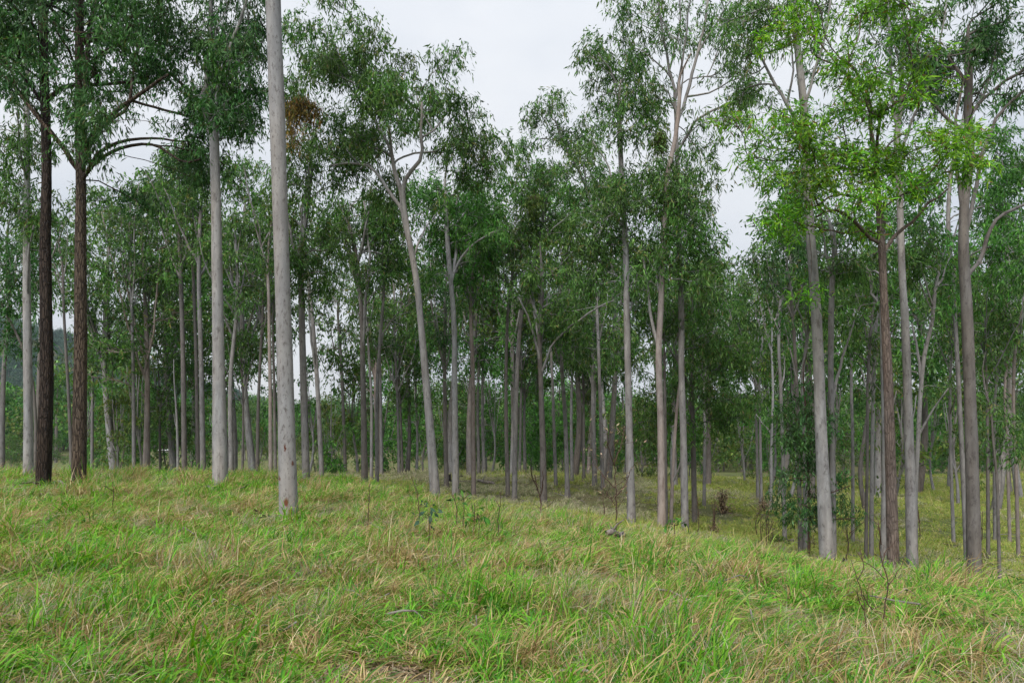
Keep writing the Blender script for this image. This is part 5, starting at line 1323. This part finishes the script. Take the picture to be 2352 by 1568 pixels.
def vnoise(X, Y, s, seed):
    """smooth value noise in [0,1]"""
    r = np.random.default_rng(seed); G = r.random((64, 64))
    x, y = np.asarray(X) / s + 400.3, np.asarray(Y) / s + 300.7
    i, j = np.floor(x).astype(int), np.floor(y).astype(int); u, v = x - i, y - j
    u, v = u * u * (3 - 2 * u), v * v * (3 - 2 * v)
    g = lambda a, b: G[a % 64, b % 64]
    return (g(i, j) * (1 - u) + g(i + 1, j) * u) * (1 - v) + (g(i, j + 1) * (1 - u) + g(i + 1, j + 1) * u) * v

grng = np.random.default_rng(31)
def wedge(n, d0, d1, half=0.86):
    """points spread evenly over the ground seen between two distances"""
    Y = np.sqrt(grng.uniform(d0 * d0, d1 * d1, n)); X = grng.uniform(-half, half, n) * Y
    return X, Y
GREEN = [tile('green_tile', [('straw', 90, 0.15, 0.011, 0.9, 2.0), ('straw', 50, 0.24, 0.008, 0.8, 1.2), ('green', 140, 0.28, 0.017, 0.45, 1.2), ('mixed', 70, 0.25, 0.010, 0.7, 1.3)], 0.34, 50 + i) for i in range(5)] + \
        [tile('mixed_tile', [('straw', 120, 0.16, 0.011, 0.8, 2.0), ('straw', 80, 0.25, 0.008, 0.8, 1.3), ('green', 85, 0.28, 0.016, 0.5, 1.2), ('mixed', 80, 0.26, 0.010, 0.65, 1.3)], 0.34, 60 + i) for i in range(5)]
STRAW = [tile('straw_tile', [('straw', 130, 0.17, 0.011, 0.7, 2.1), ('straw', 150, 0.27, 0.008, 0.7, 1.4), ('green', 34, 0.27, 0.013, 0.4, 1.1), ('mixed', 60, 0.26, 0.010, 0.6, 1.3)], 0.34, 70 + i) for i in range(5)] + \
        [tile('grey_tile', [('grey', 300, 0.30, 0.004, 0.6, 0.9), ('mixed', 40, 0.25, 0.010, 0.5, 1.1)], 0.34, 80 + i) for i in range(2)] + \
        [tile('tussock', [('straw', 210, 0.42, 0.008, 0.5, 1.8), ('straw', 80, 0.2, 0.010, 0.6, 2.0), ('green', 45 * i, 0.36, 0.013, 0.4, 1.3)], 0.19, 85 + i) for i in (0, 1, 2)]
FAR = [tile('dull_tile', [('dull', 110, 0.30, 0.026, 0.5, 1.0), ('grey', 50, 0.30, 0.014, 0.6, 1.0)], 0.95, 90 + i, 3) for i in range(4)] + [tile('far_tile', [('far', 150, 0.30, 0.026, 0.5, 1.0)], 0.95, 95 + i, 3) for i in range(4)]

def bare_mask(X, Y):
    """bare patch of soil and litter at the bottom of the picture, brush patch at the lower right"""
    a = np.hypot((X + 0.98) / 0.75, (Y - 5.45) / 0.33)
    b = np.hypot((X - 4.75) / 0.4, (Y - 6.6) / 0.3)
    return np.minimum(a, b)
def crest(X, Y):
    """distance at which the near meadow breaks away into the hollow"""
    x = X / Y * F + CX
    return np.interp(x, [700, 900, 1003, 1200, 1400, 1650, 1900, 2140, 2352, 2600], [34, 27, 25, 21.5, 17.5, 15.5, 14, 12.5, 11, 10])
def lay_grass():
    sets = {'g': [], 's': []}
    for (n, d0, d1, sc) in ((1750, 2.4, 9, 1.0), (4600, 9, 20, 1.15), (4200, 20, 34, 1.35)):
        X, Y = wedge(n, d0, d1, 0.9)
        m = vnoise(X, Y, 1.6, 1) * 0.5 + vnoise(X, Y, 0.6, 2) * 0.25 + vnoise(X, Y, 4.5, 3) * 0.25
        keep = (bare_mask(X, Y) > 1 + 0.5 * (vnoise(X, Y, 0.3, 9) - 0.5)) & (Y < crest(X, Y) + grng.uniform(-0.4, 1.2, n))
        hgt = 0.45 + 1.5 * vnoise(X, Y, 0.8, 4) ** 2
        straw = grng.random(n) < np.clip((m - 0.35) * 3.4, 0.2, 0.78)
        z = ground(X, Y)
        for k, msk in (('g', keep & ~straw), ('s', keep & straw)):
            c = msk.sum()
            s = sc * grng.uniform(0.75, 1.25, c)
            if k == 'g': ii = np.where(grng.random(c) < np.clip(1.25 - 1.4 * m[msk], 0.15, 0.9), grng.integers(0, 5, c), grng.integers(5, 10, c))
            else: ii = np.where(grng.random(c) < 0.52, grng.integers(0, 5, c), np.where(grng.random(c) < 0.16, grng.integers(5, 7, c), grng.integers(7, 10, c)))
            sets[k].append((np.c_[X[msk], Y[msk], z[msk]], np.c_[grng.normal(0, 0.12, c), grng.normal(0, 0.12, c), grng.normal(0.25, 0.7, c)], np.c_[s, s, s * hgt[msk]], ii))
    for k, nm, pr, lab in (('g', 'meadow_grass', GREEN, 'long green grass of the meadow'), ('s', 'dry_grass', STRAW, 'dry straw-coloured grass of the meadow')):
        P, R_, S_, I_ = [np.concatenate([q[i] for q in sets[k]]) for i in range(4)]
        scatter(nm, P, R_, S_, I_, pr, lab, MAT_GRASS)
    Xa, Ya = wedge(6000, 9, 34, 0.95); Xb, Yb = wedge(11000, 30, 95, 0.95)
    X, Y = np.r_[Xa, Xb], np.r_[Ya, Yb]
    kp = Y > crest(X, Y) + grng.uniform(-0.5, 1.0, len(X)); X, Y = X[kp], Y[kp]
    n = len(X)
    m = vnoise(X, Y, 5.0, 5) * 0.7 + vnoise(X, Y, 1.5, 15) * 0.3
    mound = (X / Y * F + CX < 1480) & (Y > 30)                       # the mound is fresher than the hollow
    ii = np.where(grng.random(n) < np.where(mound, np.clip(2.4 * (m - 0.38), 0.08, 0.8), np.clip(2.4 * (m - 0.1), 0.6, 0.97)), grng.integers(0, 4, n), grng.integers(4, 8, n))
    s = grng.uniform(0.7, 1.3, n) * np.clip((Y / 40) ** 0.5, 0.6, 1.5)
    scatter('hollow_grass', np.c_[X, Y, ground(X, Y)], np.c_[grng.normal(0, 0.1, n), grng.normal(0, 0.1, n), grng.normal(0.2, 0.8, n)], np.c_[s, s, s * (0.5 + 0.8 * vnoise(X, Y, 2.0, 6))], ii, FAR, 'duller grass of the mound and hollow', MAT_GRASS)
lay_grass()

def litter():
    """fallen leaves and bark flakes on the bare patch"""
    rng = np.random.default_rng(5)
    n = 1500
    X = np.r_[rng.normal(-0.98, 0.5, n), rng.normal(4.75, 0.5, n)]; Y = np.r_[rng.normal(5.45, 0.28, n), rng.normal(6.6, 0.45, n)]
    C = np.c_[X, Y, ground(X, Y) + 0.015]
    V, Q, c = leaves_at(C, 0.02, 1, 0.09, 0.02, 'dry', rng, 0.05)
    c = c * 0.75
    V[:, 2] = np.repeat(C[:, 2], 4) + rng.uniform(0, 0.03, len(V))
    tag(link('leaf_litter', make_mesh('leaf_litter', V, Q, MAT_LEAF, c)), 'dry fallen leaves on the bare patches of soil', kind='stuff')
litter()

def fallen_twigs():
    rng = np.random.default_rng(51)
    ms = []
    for i in range(170):
        if i < 130: x, d = rng.uniform(1000, 2340), rng.uniform(22, 46)
        else: x, d = rng.uniform(100, 2200), rng.uniform(5, 14)
        X = (x - CX) / F * d; l = rng.uniform(0.3, 1.6) * (0.5 if i >= 130 else 1); a = rng.uniform(0, 6.28)
        P = np.array([[X + math.cos(a) * l * t + rng.normal(0, 0.03), d + math.sin(a) * l * t, 0] for t in (-0.5, -0.1, 0.25, 0.5)])
        P[:, 2] = ground(P[:, 0], P[:, 1]) + rng.uniform(0.05, 0.22, 4)
        ms.append(tube(P, np.array([0.02, 0.018, 0.012, 0.006]) * rng.uniform(0.5, 1.4) * (0.6 if i >= 130 else 1), 5))
    tag(link('fallen_twigs', make_mesh('fallen_twigs', *merge(ms), BARK['dead'], smooth=True)), 'grey fallen twigs scattered through the grass', kind='stuff')
fallen_twigs()
def shed_bark():
    rng = np.random.default_rng(52)
    ms = []
    for (X, d, z0, r) in BASES:
        if d > 34 or r < 0.08: continue
        for k in range(16):
            a = rng.uniform(0, 6.28); q = r * 1.2 + abs(rng.normal(0, 0.5)); l = rng.uniform(0.15, 0.6); b = rng.uniform(0, 6.28); wd = rng.uniform(0.015, 0.05)
            c = np.array([X + math.cos(a) * q, d + math.sin(a) * q, 0]); c[2] = gz(c[0], c[1]) + rng.uniform(0.04, 0.16)
            u = np.array([math.cos(b), math.sin(b), rng.normal(0, 0.2)]); s = np.array([-math.sin(b), math.cos(b), rng.normal(0, 0.3)])
            V = np.array([c + u * l * t + s * wd * e_ + np.array([0, 0, 0.03 * math.sin(3 * t + k) + 0.02 * (abs(e_))]) for t in (-0.5, 0, 0.5) for e_ in (-1, 0, 1)])
            ms.append((V, np.array([[0, 1, 4, 3], [1, 2, 5, 4], [3, 4, 7, 6], [4, 5, 8, 7]])))
    tag(link('shed_bark', make_mesh('shed_bark', *merge(ms), BARK['pink'])), 'strips of shed bark around the feet of the gums', kind='stuff')
shed_bark()

def split_woods(X, Y, s, rng, far):
    m = (Y > 380) if far else (Y <= 380)
    X, Y, s = X[m], Y[m], s[m]; n = len(X)
    return np.c_[X, Y, ground(X, Y)], np.c_[np.zeros(n), np.zeros(n), rng.uniform(0, 6.28, n)], np.c_[s, s, s * rng.uniform(0.8, 1.15, n)], rng.integers(0, 2 if far else 3, n)
def far_woods():
    protos = []
    for i, (h, half, pal) in enumerate(((14, 4.2, 'blue'), (12, 4.6, 'blue'), (16, 4.4, 'gum'), (10, 4.0, 'olive'), (13, 4.0, 'green'))):  # blue palette paints distance haze into the hill trees' leaf colour
        rng = np.random.default_rng(300 + i)
        C, tint = [], []
        for k in range(16):
            a = rng.uniform(0, 6.28); t = rng.uniform(0, 1); q = half * (0.95 - 0.55 * t) * math.sqrt(rng.uniform(0.05, 1))
            c = np.array([q * math.cos(a), q * math.sin(a), h * (0.22 + 0.7 * t)])
            for j in range(8):
                C.append(c + rng.normal(0, 0.75, 3)); tint.append(np.ones(3) * rng.uniform(0.85, 1.2))
        V, Q, col = leaves_at(np.array(C), 0.55, 8, 0.75, 0.36, pal, rng, 0.4, np.array(tint))
        tv, tq = tube([(0, 0, -1), (0.2, 0, h * 0.4), (0.3, 0.1, h * 0.75)], [0.28, 0.2, 0.08], 6)
        me = make_mesh('far_tree', np.vstack([V, tv]), np.vstack([Q, tq + len(V)]), MAT_LEAF, np.vstack([col, np.tile([0.20, 0.18, 0.17], (len(tv), 1))]))
        protos.append(proto_obj('far_tree', me))
    rng = np.random.default_rng(9)
    n = 12000
    Y = np.sqrt(rng.uniform(115 ** 2, 900 ** 2, n)); X = rng.uniform(-1.0, 1.0, n) * Y
    az = X / Y
    keep = np.ones(n, bool)
    past = (az > -0.66) & (az < -0.16) & (Y < 195 + 30 * vnoise(X, Y, 30, 8))       # the pasture stays open
    keep &= ~past
    keep &= ~((az < -0.16) & (Y < 130))
    clear = vnoise(X, Y, 60, 12)
    keep &= ~((clear > 0.70) & (az < -0.5) & (Y > 380))                               # clearings on the hillside
    keep &= (rng.random(n) < np.where(Y < 350, 1.0, 0.85))
    X, Y = X[keep], Y[keep]
    s = rng.uniform(0.7, 1.25, len(X))
    hill = scatter('hill_woods', *[q for q in split_woods(X, Y, s, rng, True)], protos[:2], 'haze-blue woods covering the distant hills', MAT_LEAF)
    scatter('far_woods', *[q for q in split_woods(X, Y, s, rng, False)], protos[2:], 'green woods filling the valley behind the trunks', MAT_LEAF)
far_woods()

# ------------------------------------------------------------------ haze in the valley air
def haze():
    V = [(x, y, z) for z in (-12, 118) for y in (-70, 1150) for x in (-1250, 1250)]
    Q = [(0, 2, 3, 1), (4, 5, 7, 6), (0, 1, 5, 4), (2, 6, 7, 3), (0, 4, 6, 2), (1, 3, 7, 5)]
    m, nt, out = new_mat('valley_air')
    v = nt.nodes.new('ShaderNodeVolumePrincipled')
    v.inputs['Color'].default_value = (0.72, 0.84, 1.0, 1)
    v.inputs['Density'].default_value = 0.00013
    v.inputs['Anisotropy'].default_value = 0.2
    nt.links.new(v.outputs[0], out.inputs['Volume'])
    tag(link('haze', make_mesh('haze', V, Q, m)), 'thin blue haze in the valley air', kind='stuff')
haze()
print('tree triangles', TRI[0])
